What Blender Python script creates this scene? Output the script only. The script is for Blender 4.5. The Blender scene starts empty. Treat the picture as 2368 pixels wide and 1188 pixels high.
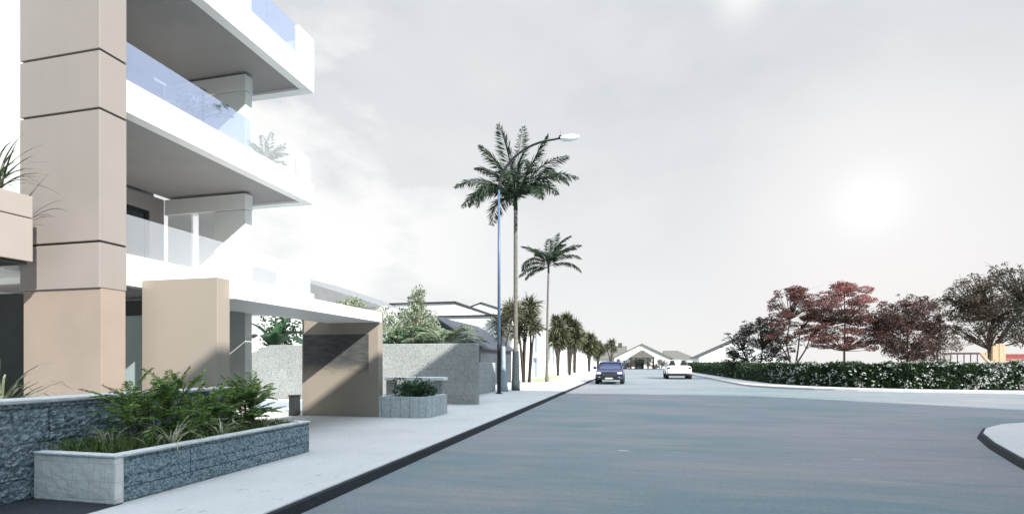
import bpy, math, random
import numpy as np
from mathutils import Vector, Matrix
R = math.radians
random.seed(7); rng = np.random.default_rng(11)
S = bpy.context.scene
COL = S.collection

# ------------------------------------------------------------------ helpers
class MB:
    """collects shapes for ONE mesh object"""
    def __init__(s): s.v = []; s.f = []
    def add(s, vs, fs):
        o = len(s.v); s.v += [tuple(p) for p in vs]; s.f += [tuple(i + o for i in f) for f in fs]; return s
    def box(s, x0, x1, y0, y1, z0, z1):
        return s.add([(x0,y0,z0),(x1,y0,z0),(x1,y1,z0),(x0,y1,z0),(x0,y0,z1),(x1,y0,z1),(x1,y1,z1),(x0,y1,z1)],
                     [(0,3,2,1),(4,5,6,7),(0,1,5,4),(1,2,6,5),(2,3,7,6),(3,0,4,7)])
    def prism(s, poly, axis, a, b):
        """polygon extruded along an axis. axis 'z': poly (x,y); 'y': poly (x,z); 'x': poly (y,z)"""
        n = len(poly)
        def P(p, t): return {'z': (p[0],p[1],t), 'y': (p[0],t,p[1]), 'x': (t,p[0],p[1])}[axis]
        vs = [P(p,a) for p in poly] + [P(p,b) for p in poly]
        fs = [tuple(range(n-1,-1,-1)), tuple(range(n,2*n))] + [(i,(i+1)%n,n+(i+1)%n,n+i) for i in range(n)]
        return s.add(vs, fs)
    def tube(s, pts, rad, n=8, cap=True):
        pts = [Vector([float(q) for q in p]) for p in pts]
        if not hasattr(rad, '__len__'): rad = [rad]*len(pts)
        rad = [float(q) for q in rad]; rings = []; up = None
        for i, p in enumerate(pts):
            d = (pts[min(i+1,len(pts)-1)] - pts[max(i-1,0)]).normalized()
            if up is None: up = Vector((1,0,0)) if abs(d.x) < .8 else Vector((0,1,0))
            a = d.cross(up).normalized(); b = d.cross(a).normalized(); up = -(d.cross(a)).cross(d) if False else up
            rings.append([p + rad[i]*(math.cos(2*math.pi*k/n)*a + math.sin(2*math.pi*k/n)*b) for k in range(n)])
        vs = [q for r in rings for q in r]; fs = []
        for i in range(len(pts)-1):
            for k in range(n):
                fs.append((i*n+k, i*n+(k+1)%n, (i+1)*n+(k+1)%n, (i+1)*n+k))
        if cap:
            fs.append(tuple(range(n-1,-1,-1))); fs.append(tuple((len(pts)-1)*n+k for k in range(n)))
        return s.add(vs, fs)
    def lathe(s, c, prof, n=20):
        """prof: (r,z) from bottom up round the vertical through c"""
        vs = [(c[0]+r*math.cos(2*math.pi*k/n), c[1]+r*math.sin(2*math.pi*k/n), c[2]+z) for r,z in prof for k in range(n)]
        fs = [(i*n+k,i*n+(k+1)%n,(i+1)*n+(k+1)%n,(i+1)*n+k) for i in range(len(prof)-1) for k in range(n)]
        fs += [tuple(range(n-1,-1,-1)), tuple((len(prof)-1)*n+k for k in range(n))]
        return s.add(vs, fs)
    def grid(s, rows):
        m = len(rows[0])
        return s.add([p for r in rows for p in r], [(i*m+j,i*m+j+1,(i+1)*m+j+1,(i+1)*m+j) for i in range(len(rows)-1) for j in range(m-1)])
    def build(s, name, mat, parent=None, bevel=0, smooth=False):
        me = bpy.data.meshes.new(name); me.from_pydata(s.v, [], s.f); me.update()
        return link(name, me, mat, parent, bevel, smooth)

def link(name, me, mat, parent=None, bevel=0, smooth=False):
    o = bpy.data.objects.new(name, me); COL.objects.link(o)
    me.materials.append(mat)
    if smooth:
        for p in me.polygons: p.use_smooth = True
    if bevel:
        b = o.modifiers.new('bevel','BEVEL'); b.width = bevel; b.segments = 2; b.limit_method = 'ANGLE'; b.angle_limit = R(40)
    if parent is not None: child(o, parent)
    return o
def child(o, parent):
    o.parent = parent
    o.matrix_parent_inverse = Matrix.Translation(-parent.location)   # meshes are written in world coordinates
def tag(o, label, cat, group=None):
    o['label'] = label; o['category'] = cat
    if group: o['group'] = group
    return o
def thing(name, label, cat, loc, group=None):
    o = bpy.data.objects.new(name, None); COL.objects.link(o); o.location = loc; o.empty_display_size = .2
    return tag(o, label, cat, group)
def struct(o): o['kind'] = 'structure'; return o
def dup(root, loc, rz=0, label=None, scale=1):
    r = root.copy(); COL.objects.link(r); r.location = loc; r.rotation_euler = (0,0,rz); r.scale = (scale,)*3
    if label: r['label'] = label
    for ch in list(root.children):
        c = ch.copy(); COL.objects.link(c); c.parent = r
        for g in list(ch.children):
            d = g.copy(); COL.objects.link(d); d.parent = c
    return r

def leafmesh(name, V, k=4):
    """V: (N,k,3) array of polygons -> one mesh"""
    N = V.shape[0]; me = bpy.data.meshes.new(name)
    me.vertices.add(N*k); me.vertices.foreach_set('co', V.reshape(-1).astype(np.float32))
    me.loops.add(N*k); me.loops.foreach_set('vertex_index', np.arange(N*k, dtype=np.int32))
    me.polygons.add(N); me.polygons.foreach_set('loop_start', np.arange(0, N*k, k, dtype=np.int32))
    me.polygons.foreach_set('loop_total', np.full(N, k, dtype=np.int32))
    me.update(calc_edges=True); me.validate(); return me
def unit(a): return a/np.maximum(np.linalg.norm(a, axis=-1, keepdims=True), 1e-9)
def rhombs(c, d, L, W, bend=None):
    """leaf rhombs at c along d, length L, width W"""
    N = len(c); d = unit(d); r = rng.normal(size=(N,3)); s = unit(np.cross(d, r))
    L = np.broadcast_to(L,(N,))[:,None]; W = np.broadcast_to(W,(N,))[:,None]
    return np.stack([c - d*L*.5, c + s*W*.5 + d*L*.05, c + d*L*.5, c - s*W*.5 + d*L*.05], 1)

# ------------------------------------------------------------------ materials
def nmat(name):
    m = bpy.data.materials.new(name); m.use_nodes = True
    nt = m.node_tree; return m, nt, nt.nodes['Principled BSDF']
def N(nt, t, **kw):
    n = nt.nodes.new(t)
    for k, v in kw.items():
        if k in n.inputs: n.inputs[k].default_value = v
        else: setattr(n, k, v)
    return n
def mixc(nt, fac, a, b, mode='MIX'):
    n = nt.nodes.new('ShaderNodeMix'); n.data_type = 'RGBA'; n.blend_type = mode
    for sock, v in ((n.inputs[0],fac),(n.inputs[6],a),(n.inputs[7],b)):
        if isinstance(v, (int,float)): sock.default_value = v
        elif isinstance(v, (tuple,list)): sock.default_value = (*v,1) if len(v)==3 else v
        else: nt.links.new(v, sock)
    return n.outputs[2]
def ramp(nt, src, lo, hi):
    n = nt.nodes.new('ShaderNodeMapRange'); n.inputs[1].default_value = lo; n.inputs[2].default_value = hi
    nt.links.new(src, n.inputs[0]); return n.outputs[0]
def noise(nt, scale, detail=4, rough=.55, vec=None, dist=0):
    n = nt.nodes.new('ShaderNodeTexNoise'); n.inputs['Scale'].default_value = scale; n.inputs['Detail'].default_value = detail
    n.inputs['Roughness'].default_value = rough; n.inputs['Distortion'].default_value = dist
    nt.links.new(vec if vec else pos(nt), n.inputs['Vector']); return n.outputs['Fac']
def pos(nt):
    g = nt.nodes.get('Geo') or nt.nodes.new('ShaderNodeNewGeometry'); g.name = 'Geo'; return g.outputs['Position']
def mapping(nt, scale, rot=(0,0,0), loc=(0,0,0)):
    n = nt.nodes.new('ShaderNodeMapping'); n.inputs['Scale'].default_value = scale; n.inputs['Rotation'].default_value = rot; n.inputs['Location'].default_value = loc
    nt.links.new(pos(nt), n.inputs['Vector']); return n.outputs[0]
def bump(nt, bs, h, strength, dist=.02):
    b = nt.nodes.new('ShaderNodeBump'); b.inputs['Strength'].default_value = strength; b.inputs['Distance'].default_value = dist
    nt.links.new(h, b.inputs['Height']); nt.links.new(b.outputs[0], bs.inputs['Normal']); return b
def plain(name, col, rough=.6, var=.08, scale=3, bmp=0, bscale=60, metal=0, spec=.5, streak=0):
    m, nt, bs = nmat(name)
    f = ramp(nt, noise(nt, scale, 5), .3, .7)
    lo = tuple(c*(1-var) for c in col); hi = tuple(min(1,c*(1+var)) for c in col)
    c = mixc(nt, f, lo, hi)
    if streak:
        g = ramp(nt, noise(nt, 1, 4, .6, mapping(nt, (9,9,.5))), .55, .8)
        k = nt.nodes.new('ShaderNodeMath'); k.operation='MULTIPLY'; k.inputs[1].default_value = streak; nt.links.new(g, k.inputs[0])
        c = mixc(nt, k.outputs[0], c, tuple(x*.6 for x in col))
    nt.links.new(c, bs.inputs['Base Color'])
    bs.inputs['Roughness'].default_value = rough; bs.inputs['Metallic'].default_value = metal
    bs.inputs['Specular IOR Level'].default_value = spec
    if bmp: bump(nt, bs, noise(nt, bscale, 4), bmp)
    return m
def leafmat(name, cols, trans=.2, rough=.55, tint=None):
    m, nt, bs = nmat(name)
    pos(nt); g = nt.nodes['Geo']
    cr = nt.nodes.new('ShaderNodeValToRGB'); nt.links.new(g.outputs['Random Per Island'], cr.inputs[0])
    e = cr.color_ramp.elements
    while len(e) < len(cols): e.new(.5)
    for i, c in enumerate(cols): e[i].position = i/(len(cols)-1); e[i].color = (*c,1)
    n2 = ramp(nt, noise(nt, 1.3, 3), .35, .65)
    c = mixc(nt, n2, mixc(nt, 1.0, cr.outputs[0], (.7,.7,.7), 'MULTIPLY'), cr.outputs[0])
    nt.links.new(c, bs.inputs['Base Color']); bs.inputs['Roughness'].default_value = rough; bs.inputs['Specular IOR Level'].default_value = .3
    t = nt.nodes.new('ShaderNodeBsdfTranslucent'); nt.links.new(c, t.inputs[0])
    mx = nt.nodes.new('ShaderNodeMixShader'); mx.inputs[0].default_value = trans
    nt.links.new(bs.outputs[0], mx.inputs[1]); nt.links.new(t.outputs[0], mx.inputs[2])
    nt.links.new(mx.outputs[0], nt.nodes['Material Output'].inputs[0]); return m
def stone(name, dark, light, scale=14, strength=1.0, bw=.9, bh=.28, joint=.012, jc=.4):
    """rock faced blocks"""
    m, nt, bs = nmat(name)
    v = nt.nodes.new('ShaderNodeTexVoronoi'); v.feature = 'F1'; v.inputs['Scale'].default_value = scale
    nv = nt.nodes.new('ShaderNodeTexNoise'); nv.inputs['Scale'].default_value = 6; nv.inputs['Detail'].default_value = 3; nt.links.new(pos(nt), nv.inputs['Vector'])
    wv = nt.nodes.new('ShaderNodeMix'); wv.data_type='VECTOR'; wv.inputs[0].default_value = .12
    nt.links.new(pos(nt), wv.inputs[4]); nt.links.new(nv.outputs['Color'], wv.inputs[5]); nt.links.new(wv.outputs[1], v.inputs['Vector'])
    f1 = noise(nt, scale*1.6, 6, .65)
    f2 = noise(nt, scale*5, 4, .6)
    a = nt.nodes.new('ShaderNodeMath'); a.operation='MULTIPLY_ADD'; nt.links.new(v.outputs['Distance'], a.inputs[0]); a.inputs[1].default_value=-.55; nt.links.new(f1, a.inputs[2])
    h = nt.nodes.new('ShaderNodeMath'); h.operation='MULTIPLY_ADD'; nt.links.new(f2, h.inputs[0]); h.inputs[1].default_value=.3; nt.links.new(a.outputs[0], h.inputs[2])
    # joints: u = x+y along the face, v = z
    sx = nt.nodes.new('ShaderNodeSeparateXYZ'); nt.links.new(wv.outputs[1] if False else pos(nt), sx.inputs[0])
    u = nt.nodes.new('ShaderNodeMath'); u.operation='ADD'; nt.links.new(sx.outputs[0],u.inputs[0]); nt.links.new(sx.outputs[1],u.inputs[1])
    cb = nt.nodes.new('ShaderNodeCombineXYZ'); nt.links.new(u.outputs[0], cb.inputs[0]); nt.links.new(sx.outputs[2], cb.inputs[1])
    br = nt.nodes.new('ShaderNodeTexBrick'); br.inputs['Scale'].default_value=1; br.inputs['Brick Width'].default_value=bw; br.inputs['Row Height'].default_value=bh
    br.inputs['Mortar Size'].default_value=joint; br.inputs['Mortar Smooth'].default_value=.5; br.inputs['Color1'].default_value=(1,1,1,1); br.inputs['Color2'].default_value=(.9,.9,.9,1); br.inputs['Mortar'].default_value=(jc,jc,jc,1)
    w2 = nt.nodes.new('ShaderNodeMix'); w2.data_type='VECTOR'; w2.inputs[0].default_value=.03; nt.links.new(cb.outputs[0], w2.inputs[4]); nt.links.new(nv.outputs['Color'], w2.inputs[5]); nt.links.new(w2.outputs[1], br.inputs['Vector'])
    c = mixc(nt, ramp(nt, h.outputs[0], .1, .75), dark, light)
    c = mixc(nt, 1.0, c, br.outputs['Color'], 'MULTIPLY')
    nt.links.new(c, bs.inputs['Base Color']); bs.inputs['Roughness'].default_value=.9; bs.inputs['Specular IOR Level'].default_value=.25
    hb = nt.nodes.new('ShaderNodeMath'); hb.operation='MULTIPLY'; nt.links.new(h.outputs[0], hb.inputs[0]); nt.links.new(br.outputs['Color'], hb.inputs[1])
    bump(nt, bs, hb.outputs[0], strength, .05); return m
def glass(name, tint, reflect=.25, body=.15, bodycol=(.5,.6,.8)):
    m, nt, bs = nmat(name)
    nt.nodes.remove(bs)
    tr = nt.nodes.new('ShaderNodeBsdfTransparent'); tr.inputs[0].default_value=(*tint,1)
    gl = nt.nodes.new('ShaderNodeBsdfGlossy'); gl.inputs['Roughness'].default_value=.02; gl.inputs[0].default_value=(.95,.97,1,1)
    df = nt.nodes.new('ShaderNodeBsdfDiffuse'); df.inputs[0].default_value=(*bodycol,1)
    fr = nt.nodes.new('ShaderNodeFresnel'); gb = nt.nodes.new('ShaderNodeNewGeometry'); ir = nt.nodes.new('ShaderNodeMapRange'); ir.inputs[3].default_value=1.5; ir.inputs[4].default_value=1/1.5
    nt.links.new(gb.outputs['Backfacing'], ir.inputs[0]); nt.links.new(ir.outputs[0], fr.inputs[0])   # the same reflection at both faces of the pane
    ad = nt.nodes.new('ShaderNodeMath'); ad.operation='MULTIPLY_ADD'; ad.use_clamp=True; nt.links.new(fr.outputs[0],ad.inputs[0]); ad.inputs[1].default_value=1; ad.inputs[2].default_value=reflect-.04
    m1 = nt.nodes.new('ShaderNodeMixShader'); m1.inputs[0].default_value=body; nt.links.new(tr.outputs[0],m1.inputs[1]); nt.links.new(df.outputs[0],m1.inputs[2])
    m2 = nt.nodes.new('ShaderNodeMixShader'); nt.links.new(ad.outputs[0],m2.inputs[0]); nt.links.new(m1.outputs[0],m2.inputs[1]); nt.links.new(gl.outputs[0],m2.inputs[2])
    nt.links.new(m2.outputs[0], nt.nodes['Material Output'].inputs[0]); return m

M = {}
M['white'] = plain('white_render', (.82,.82,.80), .55, .04, 1.5, .06, 90, streak=.12)
M['whitehouse'] = plain('white_house_paint', (.82,.82,.81), .7, .04, .8, .05, 50)
M['soffit'] = plain('soffit_plaster_shade_grey', (.30,.285,.28), .8, .06, 1.2, .05, 80)  # white paint greyed here to stand for the shade under the slabs
M['beige'] = plain('beige_cladding', (.295,.260,.236), .38, .04, .7, .02, 120, spec=.5, streak=.08)
M['beige_gloss'] = plain('polished_pink_beige_stone', (.33,.265,.22), .2, .07, 1.1, 0, spec=.6)
M['panel'] = plain('warm_beige_panel', (.315,.272,.228), .3, .04, .8, .02, 100, spec=.5)
M['cream'] = plain('cream_terrace_box', (.36,.315,.285), .5, .04, 1, .03, 90)
M['joint'] = plain('dark_joint', (.03,.03,.032), .8)
M['teal_wall'] = plain('grey_green_wall', (.30,.36,.37), .5, .05, 1.2, .03, 90)
M['white_smooth'] = plain('white_door_paint', (.84,.85,.87), .3, .02)
M['black'] = plain('black_metal', (.015,.016,.018), .4, .1)
M['dark'] = plain('dark_recess', (.02,.024,.024), .7, .2)
M['blueglass'] = glass('blue_tinted_glass', (.78,.84,.96), .13, .30, (.48,.54,.70))
M['clearglass'] = glass('clear_glass', (.97,.98,.99), .05, .16, (.80,.81,.84))
M['winglass'] = plain('dark_window_glass', (.02,.035,.04), .05, .1, spec=.8)
M['rock'] = stone('rock_faced_stone', (.10,.165,.21), (.80,.92,.99), 30, 1.0, 1.15, .34, .012, .35)
M['rockplanter'] = stone('split_face_planter_stone', (.085,.16,.20), (.74,.90,.98), 34, 1.0, 4.2, .27, .008, .3)
M['planterface'] = stone('lit_tone_planter_blocks', (.74,.73,.70), (.85,.84,.81), 9, .3, .13, .17, .004, .72)  # paler than the side face, sunlight put into the colour
M['cap'] = plain('pale_stone_capping', (.58,.59,.59), .85, .15, 12, .4, 40)
M['gardenwall'] = stone('board_marked_concrete_wall', (.27,.29,.285), (.52,.515,.485), 22, .5, .62, .42, .005, .62)
M['lowwall'] = stone('pale_block_wall', (.38,.40,.41), (.54,.55,.55), 18, .35, .4, .2, .006, .6)
M['planter2'] = stone('cast_block_planter', (.42,.47,.49), (.66,.70,.71), 16, .4, .25, 1.3, .012, .5)
M['bark'] = plain('brown_bark', (.10,.075,.06), .9, .35, 14, .8, 30)
M['shade_ringbark'] = plain('ringed_bark_shade_dark', (.05,.065,.07), .9, .4, 12, .8, 30)  # ring-scarred bark, darkened in its colour for the cast shade
M['darkbark'] = plain('dark_bark', (.05,.04,.034), .9, .35, 10, .8, 30)
M['palebark'] = plain('grey_bark', (.16,.145,.125), .9, .3, 9, .6, 30)
M['steel_blue'] = plain('blue_grey_painted_steel', (.10,.155,.27), .4, .06, 3, metal=.2)
M['darksteel'] = plain('dark_steel', (.025,.027,.03), .45, .15, metal=.3)
M['greypost'] = plain('grey_painted_post', (.30,.36,.42), .6, .1, 4)
M['roofgrey'] = plain('grey_corrugated_roof', (.06,.07,.085), .55, .2, 3, .2, 30)
M['rooftile'] = plain('brown_green_roof_tiles', (.15,.145,.125), .85, .35, 5, .6, 18)
M['paleroof'] = plain('pale_grey_roof', (.24,.24,.245), .8, .06, 1.5)
M['rust'] = plain('timber_barge_board', (.30,.23,.20), .7, .2, 6)
M['wood'] = plain('pale_timber_boards', (.55,.36,.22), .65, .16, 8, .2, 50, streak=.25)
M['red'] = plain('red_painted_boards', (.26,.035,.03), .6, .15, 5)
M['darkwood'] = plain('dark_timber', (.05,.035,.028), .7, .2, 6)
M['soil'] = plain('planter_soil', (.045,.04,.03), 1, .4, 18, .8, 40)
M['tyre'] = plain('black_rubber', (.018,.018,.02), .8, .15, 20)
M['rim'] = plain('alloy_rim', (.45,.45,.47), .3, .05, metal=.8)
M['carblue'] = plain('dark_blue_car_paint', (.022,.022,.095), .22, .05, 2, spec=.7, metal=.15)
M['carwhite'] = plain('white_car_paint', (.80,.80,.80), .25, .02, 2, spec=.6)
M['carglass'] = plain('tinted_car_glass', (.02,.03,.09), .08, .1, spec=.4)
M['lamp'] = plain('pale_lamp_lens', (.85,.87,.9), .12, .02, spec=.8)
M['taillight'] = plain('dark_red_lens', (.10,.02,.02), .15, .1)
M['plate'] = plain('number_plate_blank', (.6,.6,.55), .5, .03)
M['chrome'] = plain('chrome_trim', (.55,.55,.58), .15, .02, metal=1)
M['seat'] = plain('black_seat_leather', (.02,.02,.022), .5, .2)

def mulv(nt,a,b):
    n=nt.nodes.new('ShaderNodeMath'); n.operation='MULTIPLY'; n.inputs[1].default_value=b; nt.links.new(a,n.inputs[0]); return n.outputs[0]
def asphalt():
    m, nt, bs = nmat('asphalt')
    big = ramp(nt, noise(nt, .35, 4, .6, mapping(nt,(.5,1.2,1))), .3, .7)
    med = ramp(nt, noise(nt, 3.2, 6, .65, mapping(nt,(.3,1.5,1))), .35, .7)
    fine = ramp(nt, noise(nt, 26, 6, .8, mapping(nt,(.7,1.3,1))), .3, .72)
    tone = noise(nt, .16, 4, .6, mapping(nt,(.8,1.5,1),loc=(5,2,0)), .4)
    tone2 = noise(nt, .55, 5, .65, mapping(nt,(.5,1.8,1),loc=(1,7,0)), .3)
    c = mixc(nt, ramp(nt,tone,.38,.62), (.225,.300,.310), (.375,.350,.372))
    c = mixc(nt, mulv(nt, ramp(nt,tone2,.48,.68), .75), c, (.405,.375,.340))
    c = mixc(nt, mulv(nt, ramp(nt, noise(nt,.8,5,.6,mapping(nt,(.4,2.2,1),loc=(2,9,0))), .52,.7), .6), c, (.205,.285,.300))
    streak = ramp(nt, noise(nt, 2.6, 6, .7, mapping(nt,(.22,2.2,1))), .3, .7)
    c = mixc(nt, mulv(nt, streak, .5), c, mixc(nt, 1, c, (.72,.74,.76), 'MULTIPLY'))
    c = mixc(nt, mulv(nt, med, .4), c, mixc(nt, 1, c, (1.22,1.2,1.18), 'MULTIPLY'))
    c = mixc(nt, fine, mixc(nt, 1, c, (.62,.63,.64), 'MULTIPLY'), c)
    blot = ramp(nt, noise(nt, 1.1, 3, .5, mapping(nt,(.55,1.6,1),loc=(3,1,0))), .66, .78)
    k = nt.nodes.new('ShaderNodeMath'); k.operation='MULTIPLY'; k.inputs[1].default_value=.55; nt.links.new(blot,k.inputs[0])
    c = mixc(nt, k.outputs[0], c, (.20,.185,.11))
    sp = ramp(nt, noise(nt, 2.3, 2, .4, mapping(nt,(.6,1.4,1),loc=(9,4,0))), .765, .785)
    c = mixc(nt, sp, c, (.46,.47,.48))
    # thin cracks
    v = nt.nodes.new('ShaderNodeTexVoronoi'); v.feature='DISTANCE_TO_EDGE'; v.inputs['Scale'].default_value=.28
    nv = nt.nodes.new('ShaderNodeTexNoise'); nv.inputs['Scale'].default_value=1.2; nv.inputs['Detail'].default_value=5; nt.links.new(pos(nt),nv.inputs['Vector'])
    w = nt.nodes.new('ShaderNodeMix'); w.data_type='VECTOR'; w.inputs[0].default_value=.35; nt.links.new(pos(nt),w.inputs[4]); nt.links.new(nv.outputs['Color'],w.inputs[5]); nt.links.new(w.outputs[1],v.inputs['Vector'])
    cr = ramp(nt, v.outputs['Distance'], .0, .004)
    msk = ramp(nt, noise(nt,.5,2), .5,.56)
    mm = nt.nodes.new('ShaderNodeMath'); mm.operation='MAXIMUM'; nt.links.new(cr,mm.inputs[0]); nt.links.new(msk,mm.inputs[1])
    c = mixc(nt, mm.outputs[0], (.235,.25,.26), c)
    nt.links.new(c, bs.inputs['Base Color']); bs.inputs['Roughness'].default_value=.75; bs.inputs['Specular IOR Level'].default_value=.35
    h = nt.nodes.new('ShaderNodeMath'); h.operation='ADD'; nt.links.new(fine,h.inputs[0]); nt.links.new(med,h.inputs[1])
    bump(nt, bs, h.outputs[0], .8, .016); return m
M['asphalt'] = asphalt()
def paving():
    m, nt, bs = nmat('pale_concrete_paving')
    big = ramp(nt, noise(nt,.8,5,.6), .3,.7); fine = ramp(nt, noise(nt,30,6,.75), .3,.7)
    c = mixc(nt, big, (.535,.525,.505), (.63,.615,.59)); c = mixc(nt, fine, mixc(nt,1,c,(.84,.845,.85),'MULTIPLY'), c)
    fl = ramp(nt, noise(nt, 7, 4, .7, mapping(nt,(1.6,.7,1))), .64, .68)
    k = nt.nodes.new('ShaderNodeMath'); k.operation='MULTIPLY'; k.inputs[1].default_value=.75; nt.links.new(fl,k.inputs[0])
    c = mixc(nt, k.outputs[0], c, (.26,.25,.24))
    nt.links.new(c, bs.inputs['Base Color']); bs.inputs['Roughness'].default_value=.85
    bump(nt, bs, fine, .3, .006); return m
M['paving'] = paving()
M['kerb'] = plain('dark_kerb_stone', (.009,.012,.017), .85, .5, 9, .6, 40)
M['ground'] = plain('dry_ground', (.30,.30,.26), .95, .2, .4, .3, 20)
M['lawn'] = plain('dry_grass_verge', (.34,.36,.20), .95, .2, 3, .5, 30)
M['bitumen'] = plain('dark_bitumen_strip', (.02,.022,.028), .9, .2, 8, .4, 60)
# foliage
M['palmleaf'] = leafmat('palm_leaf', [(.014,.028,.015),(.035,.065,.032),(.085,.12,.06)], .18)
M['cordleaf'] = leafmat('sword_leaf', [(.022,.028,.013),(.075,.082,.04),(.30,.30,.18)], .15)
M['treered'] = leafmat('red_brown_leaf', [(.075,.028,.022),(.17,.07,.058),(.32,.155,.13)], .3)
M['treeredtop'] = leafmat('bright_red_leaf', [(.20,.06,.055),(.42,.17,.16),(.6,.32,.30)], .35)
M['treepurple'] = leafmat('purple_brown_leaf', [(.05,.026,.024),(.12,.066,.056),(.23,.14,.115)], .25)
M['treedark'] = leafmat('dark_leaf', [(.016,.022,.014),(.042,.05,.034),(.09,.098,.07)], .2)
M['treebrown'] = leafmat('brown_green_leaf', [(.04,.03,.02),(.10,.078,.052),(.20,.155,.115)], .25)
M['treepale'] = leafmat('pale_green_leaf', [(.14,.19,.11),(.34,.39,.26),(.56,.60,.46)], .25)
M['teal_leaf'] = leafmat('blue_green_leaf', [(.02,.06,.045),(.06,.13,.10),(.12,.20,.16)], .2)
M['palefrond'] = leafmat('pale_frond', [(.05,.10,.05),(.20,.27,.15),(.42,.47,.32)], .25, .4)
M['lush'] = leafmat('lush_green_leaf', [(.012,.035,.014),(.03,.08,.03),(.07,.15,.06)], .25, .4)
M['hedge'] = leafmat('hedge_leaf', [(.010,.026,.010),(.035,.075,.026),(.10,.16,.065)], .2)
M['hedgecore'] = plain('hedge_inner_twigs', (.012,.016,.010), .95, .4, 8)
M['flower'] = leafmat('white_blossom', [(.6,.6,.56),(.8,.8,.76),(.85,.86,.84)], .2)
M['fern'] = leafmat('feathery_shrub_leaf', [(.025,.10,.03),(.15,.30,.065),(.46,.56,.16)], .25)
M['grassy'] = leafmat('planter_grass_blade', [(.03,.085,.025),(.12,.20,.055),(.30,.34,.12)], .2)
M['palegrass'] = leafmat('pale_tuft_blade', [(.35,.38,.20),(.6,.6,.38),(.75,.72,.55)], .2)
M['spiky'] = leafmat('terrace_plant_leaf', [(.03,.045,.025),(.10,.13,.07),(.40,.42,.28)], .2)

# ------------------------------------------------------------------ ground, roads, pavements
H = .12
struct(MB().add([(-600,-300,-.03),(600,-300,-.03),(600,900,-.03),(-600,900,-.03)],[(0,1,2,3)]).build('ground', M['ground']))
struct(MB().add([(-14,-60,0),(60,-60,0),(60,32,0),(7.4,40,0),(7.4,125,0),(-14,125,0)],[(0,1,2,3,4,5)]).build('road', M['asphalt']))
def pavement(name, poly, kerbw=.16):
    """flag surface plus a kerb face as its part"""
    o = struct(MB().prism(poly,'z',-.02,H).build(name, M['paving'], bevel=.015)); return o
def arc(cx, cy, r, a0, a1, n=8): return [(cx+r*math.cos(R(a0+(a1-a0)*i/n)), cy+r*math.sin(R(a0+(a1-a0)*i/n))) for i in range(n+1)]
def kerbline(pts, side, w=.05):
    """thin dark kerb face along a polyline, standing w proud of the pavement edge"""
    m = MB(); P=[Vector((*p,0)) for p in pts]; out=[]
    for i,p in enumerate(P):
        d=(P[min(i+1,len(P)-1)]-P[max(i-1,0)]).normalized(); n=Vector((d.y,-d.x,0))*side; out.append((p,p+n*w))
    rows=[[ (a.x,a.y,H-.016), (b.x,b.y,H-.022), (b.x+(b.x-a.x)*.9,b.y+(b.y-a.y)*.9,0.002)] for a,b in out]
    return m.grid(rows)
LK = [(-3.31,-40),(-3.31,40),(-3.31,123)]
struct(pavement('sidewalk', [(-30,-40),(-3.31,-40),(-3.31,123),(-30,123)]))
struct(kerbline(LK, 1).build('kerb', M['kerb']))
NR = [(4.7,-40),(4.7,5.5),(5.05,7.6),(5.6,9.2),(6.15,10.7),(6.75,12.1),(7.3,13.0),(8.1,13.9),(9.2,14.6),(11,15.3),(13.5,15.7),(60,15.8)]
struct(pavement('sidewalk', [(60,-40)]+NR[:0]+[(4.7,-40)]+NR[1:]))
struct(kerbline(NR, -1).build('kerb', M['kerb']))
FR = [(6.9,120),(6.9,46),(6.9,39)]+arc(13.3,36.5,6.4,180,262,9)[1:]+[(18,29.5),(24,29.3),(60,29.2)]
struct(pavement('sidewalk', [(60,120)]+FR))
struct(kerbline(FR, -1).build('kerb', M['kerb']))
struct(MB().add([(-9,-12,H+.004),(-4.86,-12,H+.004),(-4.86,4.06,H+.004),(-9,4.06,H+.004)],[(0,1,2,3)]).build('driveway', M['bitumen']))
struct(MB().box(-13.2,-8.75,10.65,16.0,H-.01,H+.09).build('path', M['whitehouse'], bevel=.01))
struct(MB().add([(-8.3,37.5,H+.004),(-6.6,38,H+.004),(-6.4,52,H+.004),(-8.5,52,H+.004)],[(0,1,2,3)]).build('lawn', M['lawn']))

# ------------------------------------------------------------------ the modern apartment building
B = thing('apartment_building','modern apartment block with white balcony slabs, blue glass balustrades and tall beige blade column','building',(-8.5,8,H))
core = MB().box(-9.28,-7.76,6.13,6.50,H,12.6).build('column', M['joint'], B)
zj = [H, 2.62, 3.31, 5.29, 6.17, 7.9, 9.6, 12.6]
for i in range(len(zj)-1):
    lo, hi = zj[i], zj[i+1]
    g = .016
    if i == 0: MB().box(-9.285,-7.753,6.125,6.51,lo,hi-.002).build('cladding_panel', M['beige_gloss'], core, .006)
    else: MB().box(-9.31,-7.74,6.09,6.515,lo+(g if i>1 else 0),hi-(0 if i==len(zj)-2 else g)).build('cladding_panel', M['beige'], core, .008)
XF, YE = -7.8, 11.5
def balcony(zb, zt, name='balcony_slab'):
    s = MB().box(-11.14,XF,6.55,YE,zb+.10,zt).box(-11.14,XF,YE-.24,YE,zb,zb+.10).box(XF-.24,XF,6.55,YE-.24,zb,zb+.10).build(name, M['white'], B, .01)
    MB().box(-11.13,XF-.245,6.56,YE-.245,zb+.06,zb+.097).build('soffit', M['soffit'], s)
    return s
s1 = balcony(2.72,3.22); s2 = balcony(5.46,5.97); s3 = balcony(8.25,8.87); s4 = balcony(11.2,11.7)
def glassrow(s, ys, z0, z1, mat, x=XF-.05):
    for a,b in zip(ys[:-1], ys[1:]):
        MB().box(x-.012,x,a+.006,b-.006,z0,z1).build('glass_panel', mat, s)
glassrow(s1,[6.56,8.1,9.75,11.42],3.225,3.86,M['clearglass'])
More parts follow.
